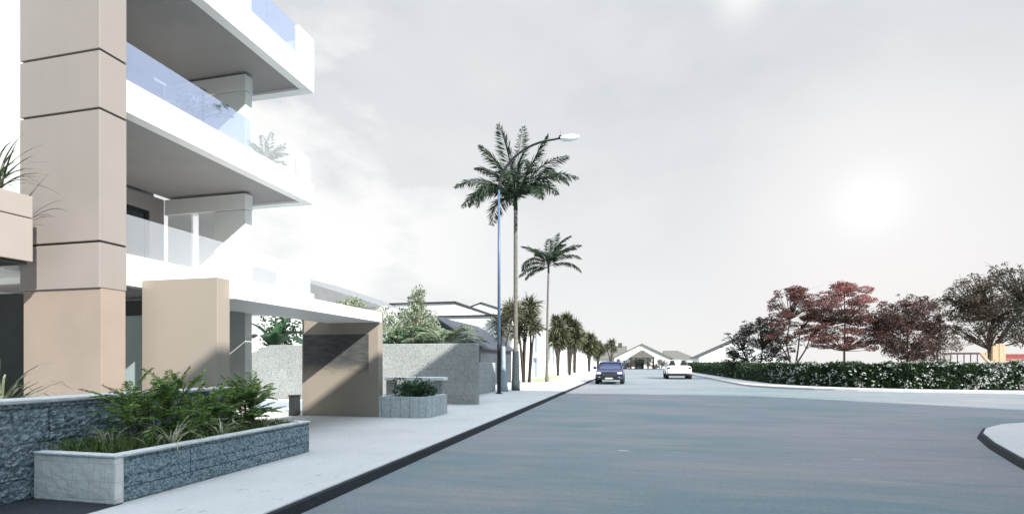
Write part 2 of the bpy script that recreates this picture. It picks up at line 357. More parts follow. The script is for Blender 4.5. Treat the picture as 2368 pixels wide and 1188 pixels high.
glassrow(s2,[6.56,8.1,9.35],5.975,6.6,M['blueglass']); glassrow(s2,[9.35,11.42],5.975,6.6,M['clearglass'])
glassrow(s3,[9.3,9.85,10.87],8.875,9.56,M['blueglass'])
for s,z0,z1,m in ((s1,3.225,3.86,'clearglass'),(s2,5.975,6.6,'clearglass')):
    MB().box(-8.83,XF-.065,YE-.08,YE-.068,z0,z1).build('glass_panel', M[m], s)
    MB().box(-8.31,-8.28,YE-.06,YE-.03,z0,z1+.04).build('baluster', M['greypost'], s)
MB().box(XF-.12,XF-.002,6.56,9.29,8.872,9.75).build('parapet', M['white'], s3, .01)
MB().prism([(10.88,8.872),(YE-.002,8.872),(YE-.002,9.50),(YE-.03,9.55),(YE-.08,9.58),(10.88,9.58)],'x',XF-.12,XF-.002).build('parapet', M['white'], s3, .006)
MB().box(-11.1,XF-.125,YE-.12,YE-.002,8.872,9.58).build('parapet', M['white'], s3, .006)
# walls between the floors
MB().box(-18,-11.3,6.9,10.2,3.0,12.6).box(-18,-11.3,8.45,10.2,H,2.999).build('wall', M['teal_wall'], B)
for zb, zt in ((3.22,5.46),(5.97,8.25),(8.87,11.2)):
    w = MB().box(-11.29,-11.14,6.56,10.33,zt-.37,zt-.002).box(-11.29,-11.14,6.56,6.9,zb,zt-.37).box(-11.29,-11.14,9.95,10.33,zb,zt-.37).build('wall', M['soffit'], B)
    f = MB().box(-11.26,-11.17,6.9,9.95,zt-.46,zt-.371).box(-11.26,-11.17,9.86,9.948,zb,zt-.46).box(-11.26,-11.17,6.902,6.98,zb,zt-.46).box(-11.26,-11.17,8.4,8.46,zb,zt-.46).build('window', M['black'], B)
    MB().box(-11.23,-11.2,6.98,9.86,zb,zt-.46).build('pane', M['winglass'], f)
    MB().box(-11.14,-8.83,10.34,10.58,zt-.37,zt-.002).build('beam', M['white'], B, .008)
    MB().box(-9.71,-8.84,10.35,10.57,zb+.002,zt-.385).build('wall', M['white'], B, .008)
    for a,b in ((-11.12,-10.42),(-10.22,-9.73)):
        MB().box(a,b,10.42,10.47,zb+.004,zt-.375).build('shutter', M['white_smooth'], B, .006)
# ground floor walls
MB().box(-9.71,-8.84,10.35,10.57,H,2.71).build('wall', M['white'], B, .008)
MB().box(-12.5,-8.9,8.2,8.4,H,2.72).build('wall', M['teal_wall'], B)
MB().box(-12.5,-8.89,8.12,8.19,2.42,2.70).build('lintel', M['dark'], B)
MB().box(-16,-10.6,8.0,8.1,H,2.9).build('recess_shade_sheet', M['dark'], B)  # dark sheet standing in for the shade of the recess under the slab
# white wall and slab beside the column
MB().box(-16,-9.46,6.52,6.88,3.235,12.6).build('wall', M['white'], B)
MB().box(-9.45,-9.32,6.4,6.5,3.24,12.6).build('glass_strip', M['blueglass'], B)
MB().box(-16,-9.33,5.9,9.0,2.92,3.23).build('floor_slab', M['white'], B, .01)
bx_ = MB().box(-13,-8.5,2.6,5.73,2.96,3.58).box(-13,-8.5,2.6,5.73,3.592,3.91).build('terrace_box', M['cream'], B, .012)
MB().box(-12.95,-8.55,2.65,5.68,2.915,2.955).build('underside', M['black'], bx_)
MB().box(-12.9,-8.6,2.7,5.63,3.911,3.93).build('soil', M['soil'], bx_)
# canopy and its two standing panels
MB().box(-7.72,-6.2,7.05,11.995,2.52,2.77).build('canopy', M['white'], B, .01)
MB().box(-7.75,-6.3,6.78,7.04,H,2.83).build('entrance_panel', M['panel'], B, .01)
p3 = MB().box(-8.5,-6.3,12.0,12.24,H,2.84).build('entrance_panel', M['panel'], B, .01)
def plaque():
    m, nt, bs = nmat('smoked_plate')
    sx = nt.nodes.new('ShaderNodeSeparateXYZ'); nt.links.new(pos(nt), sx.inputs[0])
    n1 = noise(nt, 3, 5, .6, mapping(nt,(1,1,4))); n2 = noise(nt, 25, 4, .6)
    c = mixc(nt, ramp(nt,n1,.3,.7), (.05,.055,.055), (.12,.12,.115))
    a = nt.nodes.new('ShaderNodeMath'); a.operation='MULTIPLY_ADD'; nt.links.new(n1,a.inputs[0]); a.inputs[1].default_value=.5; nt.links.new(sx.outputs[2],a.inputs[2])
    b = nt.nodes.new('ShaderNodeMath'); b.operation='MULTIPLY_ADD'; nt.links.new(n2,b.inputs[0]); b.inputs[1].default_value=.22; nt.links.new(a.outputs[0],b.inputs[2])
    c = mixc(nt, ramp(nt,b.outputs[0],1.56,1.85), (.315,.275,.222), c)
    nt.links.new(c, bs.inputs['Base Color']); bs.inputs['Roughness'].default_value=.28; return m
MB().box(-8.46,-6.57,11.993,11.999,1.2,2.23).build('smoked_plate', plaque(), p3)

# ------------------------------------------------------------------ street furniture on the near pavement
rw = thing('retaining_wall','dark rock faced stone wall with pale capping running below the beige column','wall',(-6.1,3,H))
from mathutils import noise as mnoise
def rockface(m, x, y0, y1, z0, z1, step, amp, rows=()):
    """rough split face looking +X: a finely divided sheet pushed in and out, with grooves at the bed joints"""
    ny=int((y1-y0)/step); nz=max(3,int((z1-z0)/step)); R_=[]
    for j in range(nz+1):
        z=z0+(z1-z0)*j/nz; r=[]
        for i in range(ny+1):
            y=y0+(y1-y0)*i/ny; p=Vector((y*9,z*11,x)); 
            d=amp*(abs(mnoise.noise(p))*1.1+.8*abs(mnoise.noise(p*2.3))+.45*mnoise.noise(p*5.1))-amp*.5
            for q in rows:
                if abs(z-q-.012*mnoise.noise(Vector((y*1.3,q,3))))<.014: d-=amp*1.3
            if i in (0,ny) or j in (0,nz): d=-.012
            r.append((x+d,y,z))
        R_.append(r)
    return m.grid(R_)
rockface(MB().box(-6.3,-5.965,-6,6.715,H,1.085),-5.955,-1.0,6.72,H,1.085,.022,.036,(.45,.79)).build('stonework', M['rock'], rw)
MB().box(-6.32,-5.93,-6,6.73,1.086,1.13).build('capping', M['cap'], rw, .012)
pl = thing('stone_planter','long low stone planter box with feathery shrubs beside the pavement','planter',(-5.4,5.6,H))
zt = H+.48
rockface(MB().box(-5.02,-4.915,4.10,7.10,H,zt-.03),-4.90,4.097,7.11,H,zt-.03,.018,.022,(.37,)).box(-5.93,-5.03,6.98,7.11,H,zt-.03).build('stonework', M['rockplanter'], pl)
MB().box(-5.93,-4.895,4.0,4.095,H,zt-.03).build('end_block', M['planterface'], pl, .012)
MB().box(-5.04,-4.885,4.11,7.115,zt-.029,zt).box(-5.93,-5.045,6.97,7.115,zt-.029,zt).box(-5.93,-4.885,3.99,4.107,zt-.029,zt).build('capping', M['cap'], pl, .01)
MB().box(-5.92,-5.04,4.1,6.97,H,zt-.07).build('soil', M['soil'], pl)

def frond(out, base, az, el, L, droop, nl=26, ll=.3, lw=.025, vee=.55, rib=None, ribr=.012, hang=.55, subs=(0,.5)):
    """one pinnate frond: leaf rhombs into out, rib polyline into rib (MB)"""
    n = nl; t = np.linspace(0,1,n+1); p = np.zeros((n+1,3)); p[0]=base; e = el
    h = np.array([math.cos(az),math.sin(az),0.])
    ds=[]
    for i in range(n):
        e = el - droop*(t[i]**1.4)
        d = h*math.cos(e)+np.array([0,0,math.sin(e)]); ds.append(d); p[i+1]=p[i]+d*L/n
    ds=np.array(ds); side=np.cross(ds,[0,0,1.]); sn=np.linalg.norm(side,axis=1,keepdims=True); side=np.where(sn>.15,side/np.maximum(sn,1e-6),[-h[1],h[0],0]); upv=np.cross(side,ds)
    for sgn in (-1,1):
        for sub in subs:
            k=np.arange(3 if L>1 else 1,n); c=p[k]+ (p[k+1]-p[k])*sub
            prof=np.sin(np.pi*np.clip(.12+.86*t[k],0,1))**.7
            ln=ll*prof*rng.uniform(.8,1.15,len(k))
            d=ds[k]*.75+side[k]*sgn*.9+upv[k]*(vee*.4-hang*rng.uniform(.3,1.2,len(k))[:,None])+rng.normal(0,.1,(len(k),3))
            d=unit(d)
            out.append(rhombs(c+d*ln[:,None]*.5, d, ln, lw*rng.uniform(.8,1.3,len(k))))
    if rib is not None: rib.tube([tuple(q) for q in p[::max(1,n//8)]]+[tuple(p[-1])], list(np.linspace(ribr,ribr*.3,len(p[::max(1,n//8)])+1)), 5)

def feathery(name, label, x, y, z, h, spread, nfr, cat='shrub', group=None, mat='fern', lw=.014, ll=.10):
    t = thing(name, label, cat, (x,y,z), group); out=[]; rib=MB()
    nst = max(3,nfr//9)
    for s_ in range(nst):
        a0=rng.uniform(0,6.28); r0=rng.uniform(0,spread*.22)
        bx,by=x+math.cos(a0)*r0,y+math.sin(a0)*r0
        hh=h*rng.uniform(.6,1.0); lean=spread*.25
        top=(bx+math.cos(a0)*lean*rng.uniform(.1,1),by+math.sin(a0)*lean*rng.uniform(.1,1),z+hh*.8)
        rib.tube([(bx,by,z-.03),((bx+top[0])/2,(by+top[1])/2,z+hh*.42),top],[.012,.009,.004],5)
        for k in range(9):
            f=.12+.88*k/9; b=np.array([bx+(top[0]-bx)*f,by+(top[1]-by)*f,z+hh*.8*f])
            frond(out,b,rng.uniform(0,6.28),R(rng.uniform(5,55)+25*f),spread*rng.uniform(.4,.85)*(1.15-.6*f),R(rng.uniform(20,60)),15,ll,lw,.4,rib,.004)
    link('foliage', leafmesh('foliage',np.concatenate(out)), M[mat], t)
    rib.build('stems', M['bark'], t); return t
zs = zt-.07
feathery('feathery_shrub','dark green feathery shrub nearest the pale end block of the long planter',-5.52,4.95,zs,.95,.92,81,group='feathery shrubs in the long planter')
feathery('feathery_shrub','smaller feathery shrub in the middle of the long planter against the stone wall',-5.55,5.75,zs,.66,.72,54,group='feathery shrubs in the long planter')
feathery('feathery_shrub','bright green feathery shrub with upright plumes at the far end of the long planter',-5.5,6.45,zs,.86,.80,81,group='feathery shrubs in the long planter')
# grass ground cover in the planter
n=5200; c=np.stack([rng.uniform(-5.9,-5.06,n),rng.uniform(4.13,6.95,n),np.full(n,zs)],1); hh=rng.uniform(.05,.17,n)*(1+.5*(c[:,1]<4.6))
d=np.stack([rng.normal(0,.35,n),rng.normal(0,.35,n),np.ones(n)],1)
g=link('grass', leafmesh('grass',rhombs(c+unit(d)*hh[:,None]*.5,d,hh,.009)), M['grassy']); g['kind']='stuff'; tag(g,'short grass covering the soil of the long stone planter','grass')
def tuft(label,x,y,z,L,n,mat='palegrass',name='grass_tuft',cat='grass tuft',group='arching pale grass tufts in the long planter',w=.013,elr=(45,85),drp=(70,130)):
    rows=[]
    for i in range(n):
        az=rng.uniform(0,6.28); e0=R(rng.uniform(*elr)); dr=R(rng.uniform(*drp)); l=L*rng.uniform(.6,1.1); p=np.array([x+rng.normal(0,.02),y+rng.normal(0,.02),z]); pr=p; s=np.array([-math.sin(az),math.cos(az),0])
        K=7; pts=[p]
        for k in range(K):
            e=e0-dr*((k+.5)/K)**1.3; p=p+np.array([math.cos(az)*math.cos(e),math.sin(az)*math.cos(e),math.sin(e)])*l/K; pts.append(p)
        for k in range(K):
            w0=w*(1-(k/K)**2)+.001; w1=w*(1-((k+1)/K)**2)+.001
            rows.append([pts[k]-s*w0/2,pts[k]+s*w0/2,pts[k+1]+s*w1/2,pts[k+1]-s*w1/2])
    o=link(name, leafmesh(name,np.array(rows)), M[mat]); tag(o,label,cat,group); return o
tuft('pale grass tuft drooping over the front rim of the long planter under the largest shrub',-5.10,4.85,zs,.62,34)
tuft('pale yellowish grass tuft beside the wide corner of the long planter',-5.45,4.4,zs,.5,30)
tuft('thin pale grass tuft between the two end shrubs of the long planter',-5.14,5.6,zs,.5,24)
tuft('thin arching grass tuft at the far rim of the long planter',-5.14,6.4,zs,.45,20)
# low spiky plant behind the wall, and the one on the terrace
tuft('arching strap leaved plant growing behind the rock faced wall in front of the column',-7.6,4.75,.75,1.25,60,'spiky','strap_leaf_plant','plant',None,.034,(35,80),(60,120))
tuft('spiky plant with long thin leaves on top of the cream terrace box',-8.74,5.42,3.92,.95,48,'spiky','spiky_plant','plant',None,.028,(40,88),(30,110))

def potpalm(label,x,y,z,hp,L,n):
    t=thing('potted_palm',label,'potted plant',(x,y,z),'potted palms on the balcony'); out=[]; rib=MB()
    MB().lathe((x,y,z),[(.11,0),(.15,hp),(.165,hp),(.165,hp+.02),(.13,hp+.02),(.12,hp-.02)],16).build('pot', M['greypost'], t, smooth=False)
    for k in range(n): frond(out,np.array([x,y,z+hp]),k*2.4,R(rng.uniform(45,82)),L*rng.uniform(.7,1.05),R(rng.uniform(40,95)),18,.17,.022,.4,rib,.006)
    link('fronds', leafmesh('fronds',np.concatenate(out)), M['lush'], t); rib.build('stems', M['lush'], t)
potpalm('potted palm showing bluish behind the long blue balustrade glass',-8.35,8.45,5.975,.22,.75,13)
potpalm('potted palm at the open end of the balcony beyond the white fin wall',-8.66,10.85,5.975,.3,.8,14)

# second planter
p2 = thing('round_corner_planter','small pale block planter with a rounded corner standing against the second beige panel','planter',(-5.7,12.5,H))
oc=[(-6.29,12.0),(-5.35,12.0)]+arc(-5.35,12.4,.4,-90,0,6)[1:]+[(-4.95,13.35),(-6.29,13.35)]
ic=[(-6.2,12.1),(-5.38,12.1)]+arc(-5.38,12.4,.3,-90,0,6)[1:]+[(-5.08,13.25),(-6.2,13.25)]
nn=len(oc); mm_=MB()
mm_.add([(x,y,H) for x,y in oc]+[(x,y,H+.52) for x,y in oc],[(i,(i+1)%nn,nn+(i+1)%nn,nn+i) for i in range(nn)])
mm_.add([(x,y,H+.52) for x,y in oc]+[(x,y,H+.52) for x,y in ic],[(i,(i+1)%nn,nn+(i+1)%nn,nn+i) for i in range(nn)])
mm_.add([(x,y,H+.52) for x,y in ic]+[(x,y,H+.40) for x,y in ic],[(i,(i+1)%nn,nn+(i+1)%nn,nn+i) for i in range(nn)])
mm_.build('blockwork', M['planter2'], p2)
MB().prism(ic,'z',H+.3,H+.42).build('soil', M['soil'], p2)
led = thing('wall_ledge','white concrete ledge on grey posts behind the small rounded planter','ledge',(-6,13.8,H))
MB().box(-6.95,-5.15,13.6,13.95,1.0,1.09).build('slab', M['white'], led, .012)
for x in (-6.82,-5.35): MB().box(x-.12,x+.12,13.68,13.88,H,.998).build('post', M['gardenwall'], led, .01)
bn = thing('litter_bin','small dark green bin standing at the edge of the smoked beige panel','bin',(-8.62,11.9,H))
MB().box(-8.72,-8.53,11.75,11.98,H,.62).build('body', M['dark'], bn, .015)
MB().box(-8.735,-8.515,11.735,11.99,.622,.66).build('lid', M['black'], bn, .01)
gw = tag(MB().prism([(-20,H),(-5.0,H),(-5.0,2.1),(-5.05,2.14),(-12.9,2.14),(-13.9,1.78),(-20,1.0)],'y',16.3,16.55).build('garden_wall', M['gardenwall'], bevel=.02),'tall pale concrete garden wall with a diagonal shadow across it','wall')
lw_ = tag(MB().box(-6.72,-6.5,16.56,24.2,H,1.5).build('boundary_wall', M['lowwall'], bevel=.015),'low pale block wall along the pavement behind the lamp post','wall')
tag(MB().tube([(-7.1,23.0,H),(-7.1,23.0,2.25)],.05,8).build('pipe_post', M['greypost']),'thin grey pipe standing behind the low block wall','post')
tag(MB().lathe((-6.05,24.0,H),[(.24,0),(.2,.25),(.13,.7),(.105,1.4),(.10,2.1),(.085,2.16)],14).build('tapered_post', M['greypost'],smooth=True),'blue grey post with a flared foot between lamp post and tall palm','post')

# street lamp
lp = thing('street_lamp','tall blue grey street lamp with curved dark arm reaching over the road','street lamp',(-5.8,22.2,H))
MB().tube([(-5.8,22.2,H),(-5.8,22.2,2.3)],[.09,.085],12).lathe((-5.8,22.2,H),[(.16,0),(.16,.03),(.10,.05)],12).build('shaded_pole_foot', M['darksteel'], lp)  # lower pole coloured dark in place of the shade cast on it
MB().tube([(-5.8,22.2,2.301),(-5.8,22.2,6),(-5.8,22.2,9.15)],[.075,.062,.05],12).build('pole', M['steel_blue'], lp, smooth=True)
ap=[(-5.8,22.2,9.15)]
for i in range(1,13):
    a=math.pi/2*i/12; ap.append((-5.8+2.75*(1-math.cos(a))*.9+.0, 22.2+.0, 9.15+2.0*math.sin(a)))
ap.append((-2.95,22.2,11.2))
MB().tube(ap,[.055]*6+[.05]*5+[.042]*3,10).build('arm', M['darksteel'], lp, smooth=True)
hd=MB()
rows=[]
for i in range(9):
    u=i/8; x=-3.05+.80*u; r=max(.02,math.sin(math.pi*min(1,max(0,.12+.84*u)))**.55)
    rows.append([(x,22.2+.16*r*math.cos(2*math.pi*k/12),11.17+(.12 if math.sin(2*math.pi*k/12)>0 else .17)*r*math.sin(2*math.pi*k/12)) for k in range(13)])
hd.grid(rows).build('lamp_head', M['lamp'], lp, smooth=True)
MB().box(-3.12,-3.0,22.12,22.28,11.15,11.27).tube([(-3.06,22.2,11.27),(-3.06,22.2,11.5)],.012,6).build('clamp', M['darksteel'], lp)

# ------------------------------------------------------------------ palms
def palm(label, x, y, ztop, r, fr, L, ll, lw, name='palm_tree', lean=.0, nl=34, base=False):
    t=thing(name,label,'palm tree',(x,y,H),'tall palms along the kerb')
    prof=[]; zz=0; h=ztop-H
    K=int(h/.16)
    rad=[]; pts=[]
    for i in range(K+1):
        u=i/K; z=H+h*u
        rr=r*(1+.75*max(0,1-z/2.0)**1.1)*(1-.18*u)
        ring=.025*r*6 if i%2 else 0
        pts.append((x+lean*u*u,y,z)); rad.append(rr+ring*.5*(1 if z<2.3 else .35))
    MB().tube(pts,rad,12).build('trunk', M['palebark'], t, smooth=True)
    if base: MB().lathe((x,y,H),[q for k in range(12) for q in ((.215-.0045*k,k*.165),(.215-.0045*k,k*.165+.135),(.19-.0045*k,k*.165+.15))],16).build('shaded_trunk_base', M['shade_ringbark'], t)  # flared ringed foot, its darkness is the cast shade put into the colour
    cx=x+lean
    MB().tube([(cx,y,ztop-.02),(cx,y,ztop+.45),(cx,y,ztop+.8)],[r*.95,r*.8,r*.35],10).build('crownshaft', M['lush'], t, smooth=True)
    out=[]; rib=MB()
    for az,el,l,dr in fr:
        frond(out,np.array([cx+math.cos(az)*r*.4,y+math.sin(az)*r*.4,ztop+.35+.35*max(0,math.sin(el))]),az,el,L*l,dr,nl,ll,lw,.5,rib,.03,.95,(0,.33,.66))
    link('crown', leafmesh('crown',np.concatenate(out)), M['palmleaf'], t)
    rib.build('ribs', M['palmleaf'], t); return t
a_=lambda d: R(d-13.2)   # 0 = towards picture right, 90 = away
fr1=[(a_(85),R(87),1.12,R(18)),(a_(250),R(80),1.0,R(22)),(a_(20),R(66),.98,R(8)),
     (a_(170),R(60),1.0,R(55)),(a_(195),R(44),1.02,R(75)),(a_(185),R(36),.98,R(95)),(a_(200),R(48),.9,R(145)),
     (a_(-8),R(50),1.0,R(60)),(a_(10),R(42),1.0,R(72)),(a_(-15),R(44),1.1,R(112)),(a_(-30),R(30),.75,R(110)),
     (a_(240),R(35),.85,R(140)),(a_(290),R(46),.9,R(110)),(a_(60),R(50),.9,R(90)),(a_(120),R(50),.95,R(100)),(a_(150),R(30),.85,R(125)),(a_(100),R(70),1.0,R(45)),(a_(215),R(70),.9,R(40))]
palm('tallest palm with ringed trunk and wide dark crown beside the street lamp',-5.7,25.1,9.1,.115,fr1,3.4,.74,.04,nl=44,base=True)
fr2=[(a_(140),R(62),1.0,R(95)),(a_(-40),R(52),1.0,R(120)),(a_(80),R(78),1.1,R(40)),(a_(30),R(75),1.05,R(60)),(a_(180),R(45),1.0,R(120)),(a_(110),R(80),1.0,R(55)),(a_(200),R(58),.95,R(60)),(a_(170),R(30),1.0,R(85)),(a_(190),R(12),.95,R(70)),(a_(5),R(50),1.1,R(60)),(a_(-10),R(34),1.1,R(75)),(a_(-5),R(18),1.1,R(80)),(a_(250),R(60),.8,R(90)),(a_(300),R(50),.8,R(110)),(a_(220),R(0),.8,R(70)),(a_(60),R(70),.9,R(60)),(a_(40),R(58),1.0,R(70))]
palm('shorter slim palm standing farther up the pavement before the white house',-6.1,37.1,8.0,.085,fr2,2.6,.58,.042,lean=.12,nl=34)

# sword-leaved cabbage trees
def cordyline(label,x,y,heads,r=.045,rad=.85,nlv=190,trunks=None,wl=.05):
    """heads: (dx,dz absolute z, dy, scale)"""
    t=thing('cabbage_tree',label,'tree',(x,y,H),'cabbage trees along the white houses')
    tr=MB(); out=[]
    for k,(dx,z,dy,sc) in enumerate(heads):
        b=(x+(trunks[k%len(trunks)] if trunks else 0),y,H-.02)
        m1=(b[0]+dx*.25,y+dy*.3,H+(z-H)*.5)
        tr.tube([b,m1,(x+dx,y+dy,z)],[r*1.3,r,r*.7],7)
        n=int(nlv*sc); u=rng.normal(size=(n,3)); u[:,2]=u[:,2]*.9+.25; u=unit(u); L=rad*sc*rng.uniform(.65,1.05,n)
        c=np.array([x+dx,y+dy,z])+rng.normal(0,.1*sc,(n,3))
        a=u; s=unit(np.cross(a,rng.normal(size=(n,3))))
        mid=c+a*L[:,None]*.55; tip=c+a*L[:,None]; tip[:,2]-=L*.28*(1-np.abs(u[:,2])); W=wl*sc
        out.append(np.stack([c,mid+s*W/2,tip,mid-s*W/2],1))
    tr.build('trunk', M['darkbark'], t, smooth=True); link('crown', leafmesh('crown',np.concatenate(out)), M['cordleaf'], t); return t
cordyline('spiky cabbage tree directly behind the lamp post',-6.75,26.4,[(.0,3.65,0,1),(-.1,3.0,.3,.7),(.55,4.2,.4,.95)],rad=.8,nlv=230,wl=.045)
cordyline('large forked cabbage tree with leaning trunks behind the tallest palm',-7.5,35.8,[(-.9,5.3,0,1),(.3,5.5,.4,1.05),(.75,3.9,-.2,.95),(-.5,3.7,.3,1),(-.1,4.6,.6,1),(.45,4.7,0,.9)],r=.085,rad=1.05,nlv=260,trunks=[-.05,-.05,.35],wl=.06)
cordyline('leafy cabbage tree at the start of the row beyond the slim palm',-7.8,54.7,[(0,5.2,0,1),(-.5,3.9,.2,1),(.5,4.4,0,1),(.2,3.4,.3,.9),(-.2,6.0,0,.8)],r=.1,rad=1.15,nlv=330,wl=.09)
cordyline('tallest cabbage tree of the row with a forked crown beside the arched doorway',-6.9,57.5,[(-.3,6.2,0,1),(.5,5.4,0,1.05),(-.4,4.7,.2,1.05),(.7,4.2,.1,1),(.1,3.9,.2,.9)],r=.11,rad=1.2,nlv=340,wl=.09)
cordyline('cabbage tree with a rounded crown past the arched doorway',-7.7,70,[(-.5,5.6,0,1.1),(.5,5.0,0,1.2),(0,4.2,.2,1.1),(.3,6.0,0,.9)],r=.12,rad=1.25,nlv=330,wl=.11)
cordyline('cabbage tree behind the blue pickup near the end of the row',-6.8,82.6,[(0,5.2,0,1.2),(.6,4.3,0,1.1),(-.6,4.1,.2,1.2),(.1,3.5,0,1)],r=.14,rad=1.3,nlv=320,wl=.12)
cordyline('last small cabbage tree of the row beside the street end',-6.3,96,[(0,4.6,0,1.1),(.5,3.6,0,1.1),(-.5,3.5,.2,1.1)],r=.14,rad=1.3,nlv=280,wl=.13)
cordyline('thin crowned cabbage tree in front of the chimney of the gabled house',-4.6,111,[(.2,5.6,0,1.1),(-.9,4.7,0,1),(.6,4.2,0,.9)],r=.13,rad=1.3,nlv=150,wl=.13)

# ------------------------------------------------------------------ houses on the building's side of the street
def gablehouse(name,label,x0,x1,y0,y1,ze,zr,wall,roof,ov=.35,trim=None,th=.10):
    t=thing(name,label,'house',((x0+x1)/2,(y0+y1)/2,H)); xc=(x0+x1)/2
    MB().prism([(x0,H),(x1,H),(x1,ze),(xc,zr),(x0,ze)],'y',y0,y1).build('wall', M[wall], t)
    s=(zr-ze)/(xc-x0)
    for sg,xe in ((-1,x0),(1,x1)):
        xo=xe+sg*ov; zo=ze-s*ov
        MB().prism([(xo,zo+.01),(xc,zr+.01),(xc,zr+th),(xo,zo+th)],'y',y0-ov,y1+ov).build('roof', M[roof], t)
    return t
gablehouse('gabled_house','low house with grey corrugated gable roof behind the garden wall',-13.6,-8.5,28.2,36,2.45,4.05,'roofgrey','roofgrey',.3)
wh=thing('flat_roof_house','white flat roofed house in two tiers with black roof edges behind the palms','house',(-14,48,H))
MB().box(-20,-9.0,37,60,H,4.95).build('wall', M['whitehouse'], wh); MB().box(-20.2,-8.85,36.8,60.2,4.951,5.05).build('roof_edge', M['darksteel'], wh)
MB().box(-20.2,-14.6,41,55,5.09,6.5).build('upper_wall', M['whitehouse'], wh); MB().box(-20.4,-14.4,40.8,55.2,6.501,6.6).build('roof_edge', M['darksteel'], wh)
for y in (40.5,44.5,49,54):
    f=MB().box(-9.02,-8.97,y,y+1.1,1.3,2.7).build('window', M['greypost'], wh); MB().box(-8.975,-8.96,y+.06,y+1.04,1.36,2.64).build('pane', M['whitehouse'], f)
MB().tube([(-8.93,48.0,H),(-8.93,48.0,4.9)],.06,8).build('drainpipe', M['steel_blue'], wh)
gablehouse('white_gable_house','white house with a thin dark gable line seen over the flat roofed house',-21.5,-14.5,60.5,72,7.6,8.75,'whitehouse','darksteel',.2,th=.1)
gh=thing('hillside_house','house with a long plain pale grey roof behind the pale bushes','house',(-24,36,0))
MB().prism([(-33,H),(-17.6,H),(-17.6,5.6),(-33,5.6)],'y',34,44).build('wall', M['whitehouse'], gh)
MB().add([(-34,33.5,8.7),(-27.5,33.5,8.7),(-17.6,33.5,5.6),(-17.6,44,5.6),(-27.5,44,8.8),(-34,44,8.8),(-34,33.5,5.5),(-17.6,33.5,5.45)],[(0,1,4,5),(1,2,3,4),(0,6,7,2,1)]).build('roof', M['paleroof'], gh)
fw=thing('white_street_wall','long white street wall with pilasters and a dark arched doorway behind the cabbage trees','wall',(-8.9,85,H))
ad=[(78,H),(78,1.6)]+[(79+math.cos(R(180-18*k)),1.6+.65*math.sin(R(18*k))) for k in range(1,10)]+[(80,1.6),(80,H)]
MB().prism([(61,H),(61,3.0),(118,3.0),(118,H)]+ad[::-1],'x',-9.1,-8.85).build('wall', M['whitehouse'], fw)
MB().prism([(78.02,H)]+ad[1:-1]+[(79.98,H)],'x',-9.0,-8.95).build('door', M['dark'], fw)
for y in list(np.arange(61.4,77,3.2))+list(np.arange(82,117,4.4)): MB().box(-8.848,-8.6,y,y+.45,H,3.15).build('pilaster', M['whitehouse'], fw)
sg=thing('street_sign','small blue grey sign board on a thin pole before the white house','street sign',(-8.5,46.3,H))
MB().tube([(-8.5,46.3,H),(-8.5,46.3,3.8)],.03,8).build('pole', M['greypost'], sg)
MB().box(-8.86,-8.54,46.24,46.28,1.5,2.55).build('board', M['steel_blue'], sg); MB().box(-8.82,-8.58,46.225,46.239,1.95,2.48).build('face', M['whitehouse'], sg)

# planting behind the garden wall
def clumps(c, spread, n, leaf, flat=1.0, down=.0):
    """leaf rhombs scattered in the shell of one clump"""
    u=unit(rng.normal(size=(n,3))); rr=rng.uniform(.25,1,n)**.45
    p=np.array(c)+u*rr[:,None]*np.array([spread,spread,spread*flat]); d=u+rng.normal(0,.7,(n,3)); d[:,2]-=down
    L=leaf*rng.uniform(.6,1.35,n); return rhombs(p,d,L,L*.48)
def tree(name,label,x,y,trunk,cl,mat,leaf,dens,group=None,flat=.6,barkr=.12,bark='bark',cat='tree',split=None,tops=None,zbase=H):
    """trunk: polylines; cl: clump list (dx,dy,z,r); limbs run from the nearest trunk end"""
    t=thing(name,label,cat,(x,y,zbase),group); tr=MB(); ends=[]
    for pl_ in trunk:
        pts=[(x+a,y+b,z) for a,b,z in pl_]; tr.tube(pts,list(np.linspace(barkr,barkr*.45,len(pts))),8); ends+=pts[1:]
    out=[]; out2=[]
    for dx,dy,z,r in cl:
        c=np.array([x+dx,y+dy,z]); low=[e for e in ends if e[2]<z+.2] or ends
        e=min(low,key=lambda q:(q[0]-c[0])**2+(q[1]-c[1])**2+(q[2]-c[2])**2)
        mid=[(e[i]+c[i])/2+rng.normal(0,.08) for i in range(3)]
        tr.tube([e,mid,tuple(c)],[barkr*.36,barkr*.24,barkr*.08],5)
        n=int(dens*r*r)
        (out2 if tops and tops(dx,dy,z) else out).append(clumps(c,r,n,leaf,flat))
        for k in range(3):
            q=c+rng.normal(0,1,3)*np.array([r,r,r*flat])*.8; tr.tube([tuple(c),tuple(q)],[barkr*.1,barkr*.04],4)
    tr.build('trunk', M[bark], t, smooth=True)
    link('crown', leafmesh('crown',np.concatenate(out)), M[mat[0]], t)
    if out2: link('crown_top', leafmesh('crown_top',np.concatenate(out2)), M[mat[1]], t)
    return t
def cloud(n,cx,cz,wx,wz,dy,rmin,rmax,shape=None):
    o=[]
    while len(o)<n:
        a=rng.uniform(-1,1); b=rng.uniform(-1,1)
        if a*a+b*b>1: continue
        x_=cx+a*wx; z_=cz+b*wz
        o.append((x_,rng.uniform(-dy,dy)*math.sqrt(1-a*a*.8),z_,rng.uniform(rmin,rmax)))
    return o
def fringe(n,cx,cz,wx,wz):
    o=[]
    for k in range(n):
        a=rng.uniform(-.6,3.74); q=rng.uniform(.86,1.1); o.append((cx+math.cos(a)*wx*q,rng.uniform(-.5,.5),cz+math.sin(a)*wz*q,rng.uniform(.14,.34)))
    return o
BG='bushes and trees behind the garden wall'
